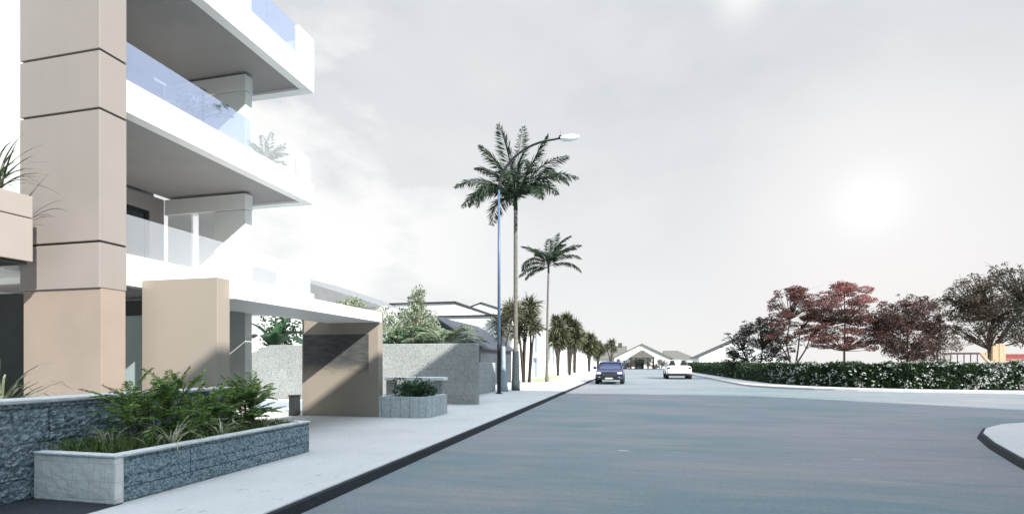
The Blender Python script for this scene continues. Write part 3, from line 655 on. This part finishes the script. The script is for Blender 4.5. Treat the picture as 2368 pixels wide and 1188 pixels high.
tree('leafy_bush','dark green bush seen through the opening under the canopy',-13.2,18.6,[[(0,0,H),(0,0,1.6)]],cloud(16,0,2.6,1.5,1.0,.6,.4,.7),['lush'],.17,420,BG,.8,.07)
def banana(label,x,y,z,lv,scale=1.0):
    t=thing('banana_plant',label,'plant',(x,y,H),BG); m=MB()
    for az,el,L,dr,w in lv:
        s=np.array([-math.sin(az),math.cos(az),0]); p=np.array([x,y,z]); rows=[]; K=12
        for k in range(K+1):
            e=el-dr*(k/K)**1.3; d=np.array([math.cos(az)*math.cos(e),math.sin(az)*math.cos(e),math.sin(e)]); up=np.cross(s,d)*-1
            ww=w*max(.04,math.sin(math.pi*min(1,.06+.9*(k/K)))**.6)
            rows.append([tuple(p-s*ww+up*ww*.35),tuple(p-s*ww*.5+up*ww*.12),tuple(p),tuple(p+s*ww*.5+up*ww*.12),tuple(p+s*ww+up*ww*.35)])
            p=p+d*L/K
        m.grid(rows)
    m.build('leaves', M['lush'], t, smooth=True)
    MB().tube([(x,y,H),(x,y,z+.1)],[.12,.07],8).build('stem', M['lush'], t); return t
banana('broad leaved banana plant arching over the garden wall beneath the canopy',-13.6,17.4,2.0,[(R(-20),R(35),1.9,R(75),.28),(R(20),R(60),1.6,R(95),.25),(R(160),R(50),1.6,R(80),.25),(R(-60),R(55),1.5,R(90),.24),(R(80),R(75),1.7,R(50),.26),(R(200),R(70),1.5,R(60),.22)])
banana('banana plant with tall upright leaves next to the dark bush behind the wall',-12.2,18.0,2.3,[(R(0),R(80),1.5,R(40),.2),(R(150),R(70),1.4,R(60),.2),(R(-40),R(45),1.4,R(95),.2),(R(60),R(60),1.2,R(80),.2)])
tree('pale_bush','pale green bush at the end of the plain grey roof above the canopy',-14.1,24,[[(0,0,H),(0,0,3.6)]],cloud(26,0,4.1,1.1,.85,.7,.3,.5),['treepale'],.13,900,BG,.85,.08)
tree('pale_bush','lower pale bush just above the tip of the white canopy',-12.0,24.3,[[(0,0,H),(0,0,2.8)]],cloud(18,0,3.5,1.0,.65,.6,.3,.45),['treepale'],.12,900,BG,.85,.08)
tree('blue_green_bush','blue green bush between the canopy tip and the pale conifer',-10.0,22.8,[[(0,0,H),(0,0,2.8)]],cloud(14,0,3.6,.75,.5,.5,.25,.4),['teal_leaf'],.11,900,BG,.85,.07)
cn=[]
for i in range(30):
    u=i/30; cn.append((rng.normal(0,.12)+(1-u)*rng.uniform(-.95,.95),rng.normal(0,.25),1.9+2.75*u,.24+.28*(1-u)))
tree('pale_conifer','pale green pyramid shaped tree rising above the garden wall',-8.9,20.6,[[(0,0,H),(0,0,2.4),(0,0,4.4)]],cn,['treepale'],.11,1300,BG,1.0,.07)
tree('pale_bush','pale bush spreading before the grey gabled house',-8.7,20.2,[[(0,0,H),(.1,0,2.2)]],cloud(24,.1,2.6,1.1,.7,.6,.28,.45),['treepale'],.11,1100,BG,.8,.07)
tree('bushy_shrub','dark green bushy shrub filling the small planter with the rounded corner',-5.62,12.7,[[(0,0,H+.4),(0,0,H+.6)]],cloud(34,0,H+.66,.5,.28,.42,.12,.2),['lush'],.075,2600,None,.9,.02,cat='shrub')
tree('dark_bush','dark green bush at the foot of the pale conifer behind the garden wall',-8.0,18.0,[[(0,0,H),(0,0,1.6)]],cloud(18,0,2.25,1.2,.45,.4,.25,.42),['lush'],.12,800,BG,.75,.06)
def lowpalm(label,x,y,z,frs,L):
    t=thing('low_palm',label,'palm',(x,y,H),BG); out=[]; rib=MB()
    for az,el,l,dr in frs: frond(out,np.array([x,y,z]),az,el,L*l,dr,26,.36,.035,.4,rib,.018)
    link('crown', leafmesh('crown',np.concatenate(out)), M['palefrond'], t); rib.build('ribs', M['treepale'], t); MB().tube([(x,y,H),(x,y,z)],.1,8).build('trunk', M['bark'], t)
lowpalm('low palm whose fronds arch along the top of the garden wall',-6.7,17.7,2.1,[(R(a),R(e),l,R(d)) for a,e,l,d in ((-10,40,1,80),(15,28,1,60),(175,42,1,75),(200,30,.9,60),(240,50,.8,90),(300,55,.8,90),(60,60,.8,70),(120,55,.9,70),(0,60,.9,95),(160,65,.8,90),(-25,55,1,85),(190,55,1,80),(180,20,1,45))],1.75)
lowpalm('upright low palm between the blue green bush and the pale conifer',-9.4,18.6,2.0,[(R(a),R(e),l,R(d)) for a,e,l,d in ((0,65,1,60),(60,75,1,40),(180,60,1,70),(220,50,.9,80),(-40,50,1,85),(120,70,.9,50),(20,40,.9,75),(160,40,.9,70))],1.5)

# ------------------------------------------------------------------ gabled house at the end of the street
eh=thing('cottage','white gabled cottage with tiled porch and side wings closing the street','house',(1.5,124,H))
def gab(m,x0,x1,ze,zr,y0,y1): return m.prism([(x0,H),(x1,H),(x1,ze),((x0+x1)/2,zr),(x0,ze)],'y',y0,y1)
gab(MB(),-4.3,8.2,2.6,5.7,124,136).build('wall', M['whitehouse'], eh)
for sgn,xe in ((-1,-4.3),(1,8.2)):
    xc=1.95; s=(5.7-2.6)/6.25; xo=xe+sgn*.6
    MB().prism([(xo,2.6-s*.6),(xc,5.7),(xc,5.95),(xo,2.85-s*.6)],'y',123.6,136.5).build('roof', M['rooftile'], eh)
MB().prism([(-.9,2.65),(4.9,2.65),(2.2,4.35),(1.8,4.35)],'y',121.6,124).build('porch_roof', M['rooftile'], eh)
for x in (-.5,.6,3.3,4.5): MB().box(x-.16,x+.16,121.8,122.1,H,2.65).build('porch_post', M['darkwood'], eh)
MB().box(1.2,2.4,123.93,123.98,H,2.2).build('door', M['darkwood'], eh)
MB().box(8.22,13.5,126,134,H,2.7).build('wing_wall', M['whitehouse'], eh)
MB().add([(7.0,125.4,2.6),(14.2,125.4,2.5),(14.2,134.6,2.5),(7.0,134.6,2.6),(7.0,130,4.4),(10.3,130,4.4)],[(0,1,5,4),(1,2,5),(2,3,4,5),(3,0,4),(0,3,2,1)]).build('roof', M['rooftile'], eh)
MB().box(-11.5,-4.32,126,136,H,2.7).build('wing_wall', M['whitehouse'], eh)
rf=MB().prism([(125.2,2.5),(136.8,2.5),(131.5,5.6),(130.5,5.6)],'x',-12.4,-1.5).build('roof', M['rooftile'], eh)
MB().box(-3.6,-2.7,129.8,130.8,4.9,6.35).build('chimney', M['bark'], rf)
MB().box(8.6,8.9,125.9,125.99,1.6,2.6).build('window', M['darksteel'], eh)
for i,(x,w) in enumerate(((-3.2,1.1),(-1.0,1.0),(.9,.9),(4.2,1.0),(6.2,1.1))):
    tree('front_garden_bush',['rounded grey green bush at the end of the cottage front nearest the chimney','grey green bush under the porch post of the cottage nearest the chimney','low bush before the cottage door','grey green bush beside the last porch posts of the cottage','bush at the end of the cottage front nearest the white wing'][i],x,120.6,[[(0,0,0),(0,0,.8)]],cloud(13,0,1.15,w*1.15,.95,.4,.4,.65),['treebrown' if i%2 else 'treedark'],.3,150,'bushes before the cottage',.9,.06,cat='bush',zbase=0)
gablehouse('pale_house','pale house with a thin dark roof edge half hidden by the spreading trees',11.2,24.6,95,106,2.5,5.6,'whitehouse','darksteel',.5,th=.1)

# ------------------------------------------------------------------ hedge
hg=thing('flowering_hedge','long clipped dark hedge covered with white blossom along the far kerb','hedge',(14,32,H))
path=[Vector((8.6,92,0)),Vector((8.6,60,0)),Vector((8.7,44,0)),Vector((9.0,38,0)),Vector((10.0,34.6,0)),Vector((11.8,32.4,0)),Vector((14.2,31.3,0)),Vector((18,31.0,0)),Vector((46,30.9,0))]
seg=[(path[i+1]-path[i]).length for i in range(len(path)-1)]; tot=sum(seg)
def onpath(s):
    for i,l in enumerate(seg):
        if s<=l or i==len(seg)-1:
            d=(path[i+1]-path[i]).normalized(); return path[i]+d*s, Vector((d.y,-d.x,0))   # normal towards the road
        s-=l
cm=MB(); rows=[]
for i in range(140):
    p,nrm=onpath(tot*i/139); nrm=-nrm if False else nrm
    w=1.3; rows.append([tuple(p+Vector((0,0,H))),tuple(p+Vector((0,0,.9))),tuple(p-nrm*.1+Vector((0,0,1.30))),tuple(p-nrm*(w-.1)+Vector((0,0,1.30))),tuple(p-nrm*w+Vector((0,0,H)))])
MBc=MB().grid(rows).build('inner_twigs', M['hedgecore'], hg)
P=[];D=[];L=[];FP=[];FD=[]
s=0.0
from mathutils import noise as mnoise
def hedge_leaves(s0,s1,per,size,fl):
    n=int((s1-s0)*per)
    for k in range(n):
        s_=rng.uniform(s0,s1); p,nrm=onpath(s_); u=rng.uniform(0,1)
        bul=.16*mnoise.noise(Vector((s_*1.1,u*3,0)))+.09*mnoise.noise(Vector((s_*3.1,u*7,4)))
        if u<.62:
            z=H+.02+u/.62*1.30; q=p+nrm*(.10+bul+.05*math.sin(u/.62*3.1)-.10*max(0,u/.62-.8)*4)+Vector((0,0,z)); dd=nrm
        else:
            z=1.40+bul*1.1+.03*rng.normal(); q=p-nrm*((u-.62)/.38*1.25-.05)+Vector((0,0,z)); dd=Vector((0,0,1))
        dd=dd+Vector(rng.normal(0,.6,3)); P.append(q[:]); D.append(dd[:]); L.append(size*rng.uniform(.6,1.3))
        if rng.uniform()<fl*(1 if mnoise.noise(Vector((s_*.8,u*2.5,9)))>.02 else .25)*(1.3 if s_>65 else .5): FP.append(tuple(q+dd*.035)); FD.append(dd[:])
sc=seg[0]+seg[1]+seg[2]
hedge_leaves(0,seg[0],170,.2,.012); hedge_leaves(seg[0],sc,330,.15,.03); hedge_leaves(sc,tot-14,1400,.12,.085); hedge_leaves(tot-14,tot,300,.14,.09)
P=np.array(P)+rng.normal(0,.03,(len(P),3)); L=np.array(L)
link('foliage', leafmesh('foliage',rhombs(P,np.array(D),L,L*.55)), M['hedge'], hg)
FP=np.array(FP); FD=np.array(FD); FPs=np.concatenate([FP+rng.normal(0,.045,FP.shape) for _ in range(5)]); FDs=unit(rng.normal(size=FPs.shape))
link('blossom', leafmesh('blossom',rhombs(FPs,FDs,rng.uniform(.06,.12,len(FPs)),rng.uniform(.055,.10,len(FPs)))), M['flower'], hg)

# ------------------------------------------------------------------ trees behind the hedge
RG='trees behind the flowering hedge'
def layers(n,cx,z0,z1,wfun,r0,r1,dy):
    o=[]
    for i in range(n):
        z=z0+(z1-z0)*rng.uniform(); u=(z-z0)/(z1-z0); w=wfun(u)
        o.append((cx+rng.uniform(-1,1)*w,rng.uniform(-1,1)*min(dy,w),z,rng.uniform(r0,r1)))
    return o
W=lambda u: 2.3*math.sqrt(max(.03,1-(u*1.0)**1.6))*(.75+.25*math.sin(u*17))
tree('spreading_tree','low wide dark tree whose foliage nearly touches the hedge, beside the white convertible',10.6,48.6,[[(0,0,H),(.2,0,1.6),(.3,0,2.6)],[(.1,0,H),(-.9,0,1.7),(-1.3,0,2.6)],[(0,0,.5),(1.2,0,2.0)]],
     layers(85,.1,1.7,5.1,lambda u:2.9*math.sqrt(max(.05,1-u**1.8)),.32,.62,1.6)+fringe(24,.1,3.4,3.0,1.8)+layers(12,-2.0,1.3,2.4,lambda u:.8,.3,.5,.8),['treedark'],.14,520,RG,.5,.10)
tree('red_leaved_tree','red brown tree with a forked multi stemmed trunk and layered crown',12.7,46.1,[[(0,0,H),(.15,0,1.3),(.9,0,2.6),(1.25,0,3.6)],[(0,0,H),(-.25,0,1.5),(-.55,0,3.0),(-.3,0,5.0)],[(.1,0,1.0),(.35,.1,2.6),(.5,.1,4.2)],[(-.2,0,1.4),(-1.0,0,3.0)]],
     layers(92,.25,3.2,7.5,lambda u:2.35*math.sqrt(max(.03,1-u**1.6)),.32,.62,1.6)+fringe(26,.25,5.4,2.2,2.2),['treered'],.12,820,RG,.42,.085)
tree('red_leaved_tree','single stemmed red leaved tree in flat layers, brightest at its top',15.9,44.8,[[(0,0,H),(0,0,2.4),(.05,0,4.6),(0,0,7.0)]],
     layers(130,0,2.5,7.6,lambda u:2.7*math.sqrt(max(.03,1-u**1.5))*(.5+.5*min(1,u*3+.3)),.32,.62,1.8)+fringe(30,0,5.0,2.7,2.7),['treered','treeredtop'],.12,820,RG,.40,.09,tops=lambda dx,dy,z:z>5.9)
tree('purple_leaved_tree','dense rounded purple brown tree crowding down to the hedge',19.6,43.6,[[(0,0,H),(0,0,2.2),(0,0,4)]],
     cloud(110,0,3.6,2.0,2.4,1.5,.35,.62)+fringe(40,0,3.7,2.25,2.6)+cloud(10,-1.9,4.6,.45,.9,.5,.25,.4),['treepurple'],.14,640,RG,.75,.1)
tree('sparse_tree','thin pale brown tree with sparse leaves between the purple tree and the railing',24.0,48.8,[[(0,0,H),(.1,0,2.5),(.3,0,4.8)],[(0,0,1.5),(-.7,0,3.8)]],
     cloud(60,.1,3.9,1.7,2.7,1.0,.32,.55),['treebrown'],.13,420,RG,.7,.07)
tree('large_tree','largest dark tree standing over the timber pillar and the red boards',25.2,42.7,[[(-1.1,0,H),(-1.0,0,2.4),(-.8,0,4.5)],[(-.9,0,2.2),(1.2,.3,5.5)],[(1.8,1,H),(2.0,1,2.5),(2.3,1,5)]],
     cloud(165,.5,5.2,3.6,2.6,2.0,.38,.72)+fringe(80,.5,5.2,3.9,2.85)+cloud(12,-3.0,6.2,.6,1.0,.6,.3,.5),['treedark','treebrown'],.14,430,RG,.7,.17,tops=lambda dx,dy,z:dx<-.9 or (dx*7.3+z*3.1)%1<.35)

# playground pieces beyond the hedge
rl=thing('railing','dark timber railing with thin balusters rising over the hedge','railing',(20.3,38.6,H))
x0_,x1_,yy=19.3,21.3,38.6
MB().box(x0_,x1_,yy-.05,yy+.05,2.02,2.14).build('handrail', M['darkwood'], rl)
for i in range(6): MB().box(x0_+.1+i*.36,x0_+.145+i*.36,yy-.02,yy+.02,H,2.018).build('baluster', M['darkwood'], rl)
tag(MB().add([(21.35,38.55,2.12),(21.5,38.55,2.15),(22.3,38.55,1.0),(22.15,38.55,.95),(21.35,38.75,2.12),(21.5,38.75,2.15),(22.3,38.75,1.0),(22.15,38.75,.95)],[(0,1,2,3),(7,6,5,4),(0,4,5,1),(1,5,6,2),(2,6,7,3),(3,7,4,0)]).build('timber_brace', M['wood']),'sloping pale timber brace leaning beside the dark railing','brace')
pp=thing('timber_pillar','broad pale timber boarded pillar with pointed tops rising above the hedge','pillar',(23.1,39.7,H))
for i,(xa,hh) in enumerate(((22.62,2.62),(22.80,2.74),(22.98,2.76),(23.16,2.66))):
    MB().prism([(xa,H),(xa+.172,H),(xa+.172,hh-.1),(xa+.086,hh),(xa,hh-.1)],'y',39.6+.02*(i%2),39.75+.02*(i%2)).build('board', M['wood'], pp, .006)
MB().box(22.25,22.33,39.6,39.7,H,2.15).build('corner_post', M['wood'], pp)
rb=thing('red_fence','dark red board fence running behind the hedge from the timber pillar','fence',(27,40.2,H))
for i in range(3): MB().box(23.45,32,40.2,40.24,1.12+.32*i,1.42+.32*i).build('board', M['red'], rb)
for x in (23.5,26.3,29.1,31.9): MB().box(x-.05,x+.05,40.242,40.34,H,2.1).build('post', M['darkwood'], rb)

# ------------------------------------------------------------------ cars
def loft(stations, n=20, pw=4.0):
    """stations: (y, half width bottom, half width top, z bottom, z top); superellipse sections"""
    rows=[]
    for y,wb,wt,z0,z1 in stations:
        r=[]
        for k in range(n+1):
            a=2*math.pi*k/n-math.pi/2; c,s=math.cos(a),math.sin(a)
            cx=math.copysign(abs(c)**(2/pw),c); sz=math.copysign(abs(s)**(2/pw),s)
            f=(sz+1)/2; r.append(((wb+(wt-wb)*f)*cx,y,z0+(z1-z0)*f))
        rows.append(r)
    m=MB().grid(rows)
    nn=n+1; m.add(rows[0],[tuple(range(n-1,-1,-1))]); m.add(rows[-1],[tuple(range(n))]); return m
def at(m,x,y,z=0):
    m.v=[(a+x,b+y,c+z) for a,b,c in m.v]; return m
def wheel(parent,x,y,r,w):
    e=MB(); n=24
    prof=[(r*.62,-w/2),(r*.95,-w/2),(r,-w*.35),(r,w*.35),(r*.95,w/2),(r*.62,w/2)]
    vs=[(x+t,y+q*math.cos(2*math.pi*k/n),r+q*math.sin(2*math.pi*k/n)) for q,t in prof for k in range(n)]
    e.add(vs,[(i*n+k,i*n+(k+1)%n,((i+1)%6)*n+(k+1)%n,((i+1)%6)*n+k) for i in range(6) for k in range(n)])
    t=e.build('wheel', M['tyre'], parent, smooth=False)
    q=MB(); sgn=1 if x>parent.location.x else -1
    q.tube([(x-sgn*w*.2,y,r),(x+sgn*w*.36,y,r)],[r*.6,r*.58],18).build('rim', M['rim'], t)
# blue pickup, nose towards the camera
X,Y=-1.62,36.2
bp=thing('pickup_truck','dark blue pickup truck with chrome edged grille parked facing down the street at the kerb','car',(X,Y+2.6,0))
at(loft([(0,.82,.80,.48,.98),(.06,.90,.88,.42,1.06),(.25,.95,.93,.38,1.12),(.9,.97,.95,.36,1.17),(1.45,.97,.95,.36,1.19),(1.6,.97,.95,.36,1.19),(3.5,.97,.95,.36,1.19),(5.0,.97,.95,.38,1.2),(5.25,.93,.92,.45,1.18)],28,6.5),X,Y).build('body', M['carblue'], bp, smooth=True)
at(loft([(1.42,.82,.82,1.14,1.20),(1.60,.84,.80,1.14,1.33),(2.15,.85,.71,1.14,1.73),(2.5,.86,.70,1.14,1.79),(3.2,.86,.70,1.14,1.79),(3.52,.86,.72,1.14,1.72),(3.6,.86,.76,1.14,1.2)],28,7),X,Y).build('cabin_glass', M['carglass'], bp, smooth=True)
at(loft([(2.12,.74,.66,1.70,1.75),(2.3,.76,.66,1.70,1.805),(2.9,.76,.66,1.70,1.82),(3.4,.76,.66,1.69,1.80),(3.56,.74,.66,1.68,1.72)],20,5),X,Y).build('roof', M['carblue'], bp, smooth=True)
for s_ in (-1,1):
    MB().tube([(X+s_*.86,Y+1.5,1.18),(X+s_*.79,Y+1.85,1.5),(X+s_*.71,Y+2.2,1.75)],.035,6).build('windscreen_pillar', M['carblue'], bp)
    mr=at(loft([(0,.09,.09,1.22,1.38),(.08,.12,.12,1.18,1.42),(.16,.10,.10,1.2,1.4)],12,4),X+s_*1.1,Y+1.65).build('mirror', M['carblue'], bp, smooth=True)
    MB().box(X+s_*.98-.06,X+s_*.98+.06,Y+1.7,Y+1.76,1.24,1.29).build('bracket', M['darksteel'], mr)
    at(loft([(-.035,.14,.14,.83,.95),(.05,.18,.18,.80,.985),(.3,.18,.18,.82,.985)],14,5),X+s_*.70,Y-.0).build('headlight', M['lamp'], bp, smooth=True)
    at(loft([(-.03,.07,.07,.50,.60),(.06,.08,.08,.49,.61)],12,3),X+s_*.66,Y+.0).build('fog_lamp', M['lamp'], bp)
    for yy_ in (.95,4.2): wheel(bp,X+s_*.86,Y+yy_,.38,.26)
gr=MB().box(X-.5,X+.5,Y-.045,Y+.02,.60,.97).build('grille', M['darksteel'], bp, .02)
MB().box(X-.47,X+.47,Y-.065,Y-.046,.765,.80).box(X-.47,X+.47,Y-.065,Y-.046,.66,.675).build('grille_bar', M['chrome'], gr)
MB().box(X-.54,X+.54,Y-.05,Y+.02,.972,1.0).build('grille_trim', M['chrome'], bp)
at(loft([(-.10,.70,.70,.40,.56),(-.05,.90,.90,.36,.58),(.25,.96,.96,.34,.58)],20,5),X,Y).build('bumper', M['darksteel'], bp, smooth=True)
MB().box(X-.26,X+.26,Y-.125,Y-.105,.43,.54).build('number_plate', M['plate'], bp)
MB().box(X-.62,X+.62,Y+1.5,Y+1.52,1.215,1.24).build('wiper', M['black'], bp)
bp.scale=(1,1,.87)
# white convertible seen from behind
X,Y=4.05,49.0
wc=thing('convertible_car','white open convertible with dark headrests seen from behind, driving away','car',(X,Y+2.2,0))
at(loft([(0,.92,.86,.50,1.02),(.08,.99,.94,.40,1.12),(.3,1.03,.99,.34,1.17),(1.0,1.06,1.0,.32,1.19),(1.3,1.06,1.0,.32,1.17),(2.9,1.06,1.0,.32,1.12),(4.3,1.03,.95,.34,1.0),(4.7,.9,.85,.42,.85)],30,5.5),X,Y).build('body', M['carwhite'], wc, smooth=True)
MB().box(X-.86,X+.86,Y+1.05,Y+2.75,1.05,1.205).build('cockpit', M['seat'], wc, .03)
for s_ in (-1,1):
    st=at(loft([(1.45,.27,.24,1.0,1.36),(1.52,.30,.25,1.0,1.42),(1.62,.27,.22,1.0,1.38)],14,4),X+s_*.46,Y).build('seat', M['seat'], wc, smooth=True)
    at(loft([(1.40,.16,.14,1.36,1.58),(1.48,.20,.17,1.33,1.62),(1.56,.17,.14,1.35,1.6)],14,3.5),X+s_*.46,Y).build('headrest', M['seat'], st, smooth=True)
    MB().tube([(X+s_*.93,Y+3.1,1.1),(X+s_*.84,Y+2.75,1.4),(X+s_*.76,Y+2.5,1.62)],.04,8).build('windscreen_pillar', M['carwhite'], wc)
    mr=at(loft([(0,.11,.11,1.2,1.38),(.1,.14,.14,1.17,1.4),(.18,.10,.10,1.2,1.37)],12,4),X+s_*1.2,Y+2.8).build('mirror', M['darksteel'], wc, smooth=True)
    at(loft([(-.03,.10,.10,.88,1.02),(.06,.13,.13,.86,1.05),(.2,.13,.13,.86,1.05)],14,4),X+s_*.82,Y+.03).build('tail_light', M['taillight'], wc, smooth=True)
    for yy_ in (.95,3.75): wheel(wc,X+s_*.92,Y+yy_,.38,.27)
MB().tube([(X-.76,Y+2.5,1.62),(X,Y+2.42,1.65),(X+.76,Y+2.5,1.62)],.04,8).build('windscreen_header', M['carwhite'], wc)
MB().add([(X-.92,Y+3.08,1.12),(X+.92,Y+3.08,1.12),(X+.75,Y+2.5,1.6),(X-.75,Y+2.5,1.6)],[(0,1,2,3)]).build('windscreen', M['clearglass'], wc)
at(loft([(-.06,.78,.78,.30,.46),(0,.92,.90,.28,.52),(.2,.95,.95,.28,.5)],20,5),X,Y).build('bumper', M['darksteel'], wc, smooth=True)
MB().box(X-.34,X+.34,Y-.03,Y+.03,.66,.80).build('number_plate', M['plate'], wc)
MB().box(X-.42,X+.42,Y-.005,Y+.05,1.0,1.03).build('trim_strip', M['chrome'], wc)

wc.scale=(1.09,1.05,1.05)

# ------------------------------------------------------------------ the block across the road, outside the picture, whose shade lies on the street
ob=thing('corner_block','plain four storey block across the road whose shadow covers the near street','building',(14,-4,H))
MB().box(8.0,22,-30,12.0,H,11.6).build('wall', M['whitehouse'], ob)
for zf in (1.0,3.9,6.8,9.3):
    for y in np.arange(-28,11,5.0):
        f=MB().box(7.97,8.03,y,y+1.6,zf,zf+1.5).build('window', M['greypost'], ob); MB().box(7.955,7.968,y+.08,y+1.52,zf+.08,zf+1.42).build('pane', M['winglass'], f)

# ------------------------------------------------------------------ sky, sun, camera
SUN = Vector((1,-.79,.69)).normalized()
el = math.asin(SUN.z); az = math.atan2(SUN.x, SUN.y)
Wd = bpy.data.worlds.new('World'); S.world = Wd; Wd.use_nodes = True
nt = Wd.node_tree; bg = nt.nodes['Background']
sky = nt.nodes.new('ShaderNodeTexSky'); sky.sky_type='NISHITA'; sky.sun_disc=False; sky.sun_elevation=el; sky.sun_rotation=az; sky.air_density=1.0; sky.dust_density=1.5
tc = nt.nodes.new('ShaderNodeTexCoord')
def wn(scale, detail, sc=(1,1,1), loc=(0,0,0), rough=.55):
    mp = nt.nodes.new('ShaderNodeMapping'); mp.inputs['Scale'].default_value=sc; mp.inputs['Location'].default_value=loc
    nt.links.new(tc.outputs['Generated'], mp.inputs['Vector'])
    n = nt.nodes.new('ShaderNodeTexNoise'); n.inputs['Scale'].default_value=scale; n.inputs['Detail'].default_value=detail; n.inputs['Roughness'].default_value=rough
    nt.links.new(mp.outputs[0], n.inputs['Vector']); return n.outputs['Fac']
sep = nt.nodes.new('ShaderNodeSeparateXYZ'); nt.links.new(tc.outputs['Generated'], sep.inputs[0])
K = 10.0/1.516   # sky units per unit of picture brightness (background strength 0.1)
def sc(c): return tuple(x*K for x in c)
yaw=R(13.2)
def pixdir(px,py):
    u=(px-1184)/1195; v=(838-py)/1195
    return Vector((-math.sin(yaw)+u*math.cos(yaw), math.cos(yaw)+u*math.sin(yaw), v)).normalized()
def spot(px,py,r0,r1):
    d = nt.nodes.new('ShaderNodeVectorMath'); d.operation='DOT_PRODUCT'; nt.links.new(tc.outputs['Generated'], d.inputs[0]); d.inputs[1].default_value=pixdir(px,py)
    ac = nt.nodes.new('ShaderNodeMath'); ac.operation='ARCCOSINE'; nt.links.new(d.outputs['Value'], ac.inputs[0])
    m = nt.nodes.new('ShaderNodeMapRange'); m.interpolation_type='SMOOTHSTEP'; m.inputs[1].default_value=R(r1); m.inputs[2].default_value=R(r0); nt.links.new(ac.outputs[0], m.inputs[0]); return m.outputs[0]
def mul(a,b):
    n = nt.nodes.new('ShaderNodeMath'); n.operation='MULTIPLY'
    for k,v in enumerate((a,b)):
        if isinstance(v,(int,float)): n.inputs[k].default_value=v
        else: nt.links.new(v,n.inputs[k])
    return n.outputs[0]
hz = ramp(nt, sep.outputs[2], .0, .46)
c = mixc(nt, hz, sc((.935,.93,.93)), sc((.72,.745,.775)))          # thin high cloud: white low down, greyer higher
big = ramp(nt, wn(2.6,6,(1,1,2.0),(.35,.2,.1)), .43, .53)
sml = ramp(nt, wn(7,6,(1,1,1.8),(1.3,.7,0)), .40, .72)
c = mixc(nt, mul(ramp(nt, wn(1.7,5,(1,1,2.2),(2.3,.2,.6)), .45,.75), .45), c, sc((.93,.925,.915)))
left = mul(spot(680,470,8,30), big)                                # the bright cloud bank behind the block
c = mixc(nt, left, c, sc((1.03,1.02,1.0)))
c = mixc(nt, mul(spot(2080,640,2,22),.7), c, sc((.955,.905,.895)))
c = mixc(nt, mul(sml,.22), c, sc((.97,.965,.96)))
c = mixc(nt, mul(spot(2010,470,0,17),.8), c, sc((.99,.975,.96)))   # bright thin spot of cloud over the trees
s5 = spot(2012,470,0,7.5)
c = mixc(nt, mul(mul(s5,s5),s5), c, sc((1.10,1.09,1.08)))
s6 = spot(1715,-15,0,4.5)
c = mixc(nt, mul(s6,s6), c, sc((.98,1.0,.99)))
zen = ramp(nt, sep.outputs[2], .78, .92)
over = mixc(nt, .65, sky.outputs[0], sc((4.6,5.3,6.2)))          # unseen bright blue cap added overhead to fill the shade
bk = nt.nodes.new('ShaderNodeVectorMath'); bk.operation='DOT_PRODUCT'; nt.links.new(tc.outputs['Generated'], bk.inputs[0]); bk.inputs[1].default_value=(math.sin(yaw),-math.cos(yaw),0)
back = ramp(nt, bk.outputs['Value'], -.60, -.1)                       # unseen rear sky, dimmed and tinted to cut fill on the walls
c = mixc(nt, mul(back,mul(.9,ramp(nt, sep.outputs[2], .92, .78))), c, mixc(nt, 1.0, sky.outputs[0], (.26,.50,.52), 'MULTIPLY'))
c = mixc(nt, zen, mixc(nt, .05, c, sky.outputs[0]), over)
nt.links.new(c, bg.inputs[0]); bg.inputs[1].default_value = .1

sl = bpy.data.lights.new('sun','SUN'); sl.energy = 5.0; sl.angle = R(.55); sl.color = (1,.965,.92)
so = bpy.data.objects.new('sun', sl); COL.objects.link(so); so.rotation_euler = (-SUN).to_track_quat('-Z','Y').to_euler(); so.location=(30,-20,30)

cam = bpy.data.cameras.new('camera'); co = bpy.data.objects.new('camera', cam); COL.objects.link(co)
co.location = (0,0,1.5); co.rotation_euler = (R(90),0,yaw)
cam.sensor_width = 36; cam.lens = 36*1195/2368; cam.shift_y = (838-594)/2368; cam.clip_start=.1; cam.clip_end=3000
S.camera = co
S.view_settings.view_transform='Standard'; S.view_settings.look='None'; S.view_settings.exposure=.6; S.view_settings.gamma=1
S.cycles.max_bounces=8; S.cycles.transparent_max_bounces=12; S.cycles.use_denoising=True
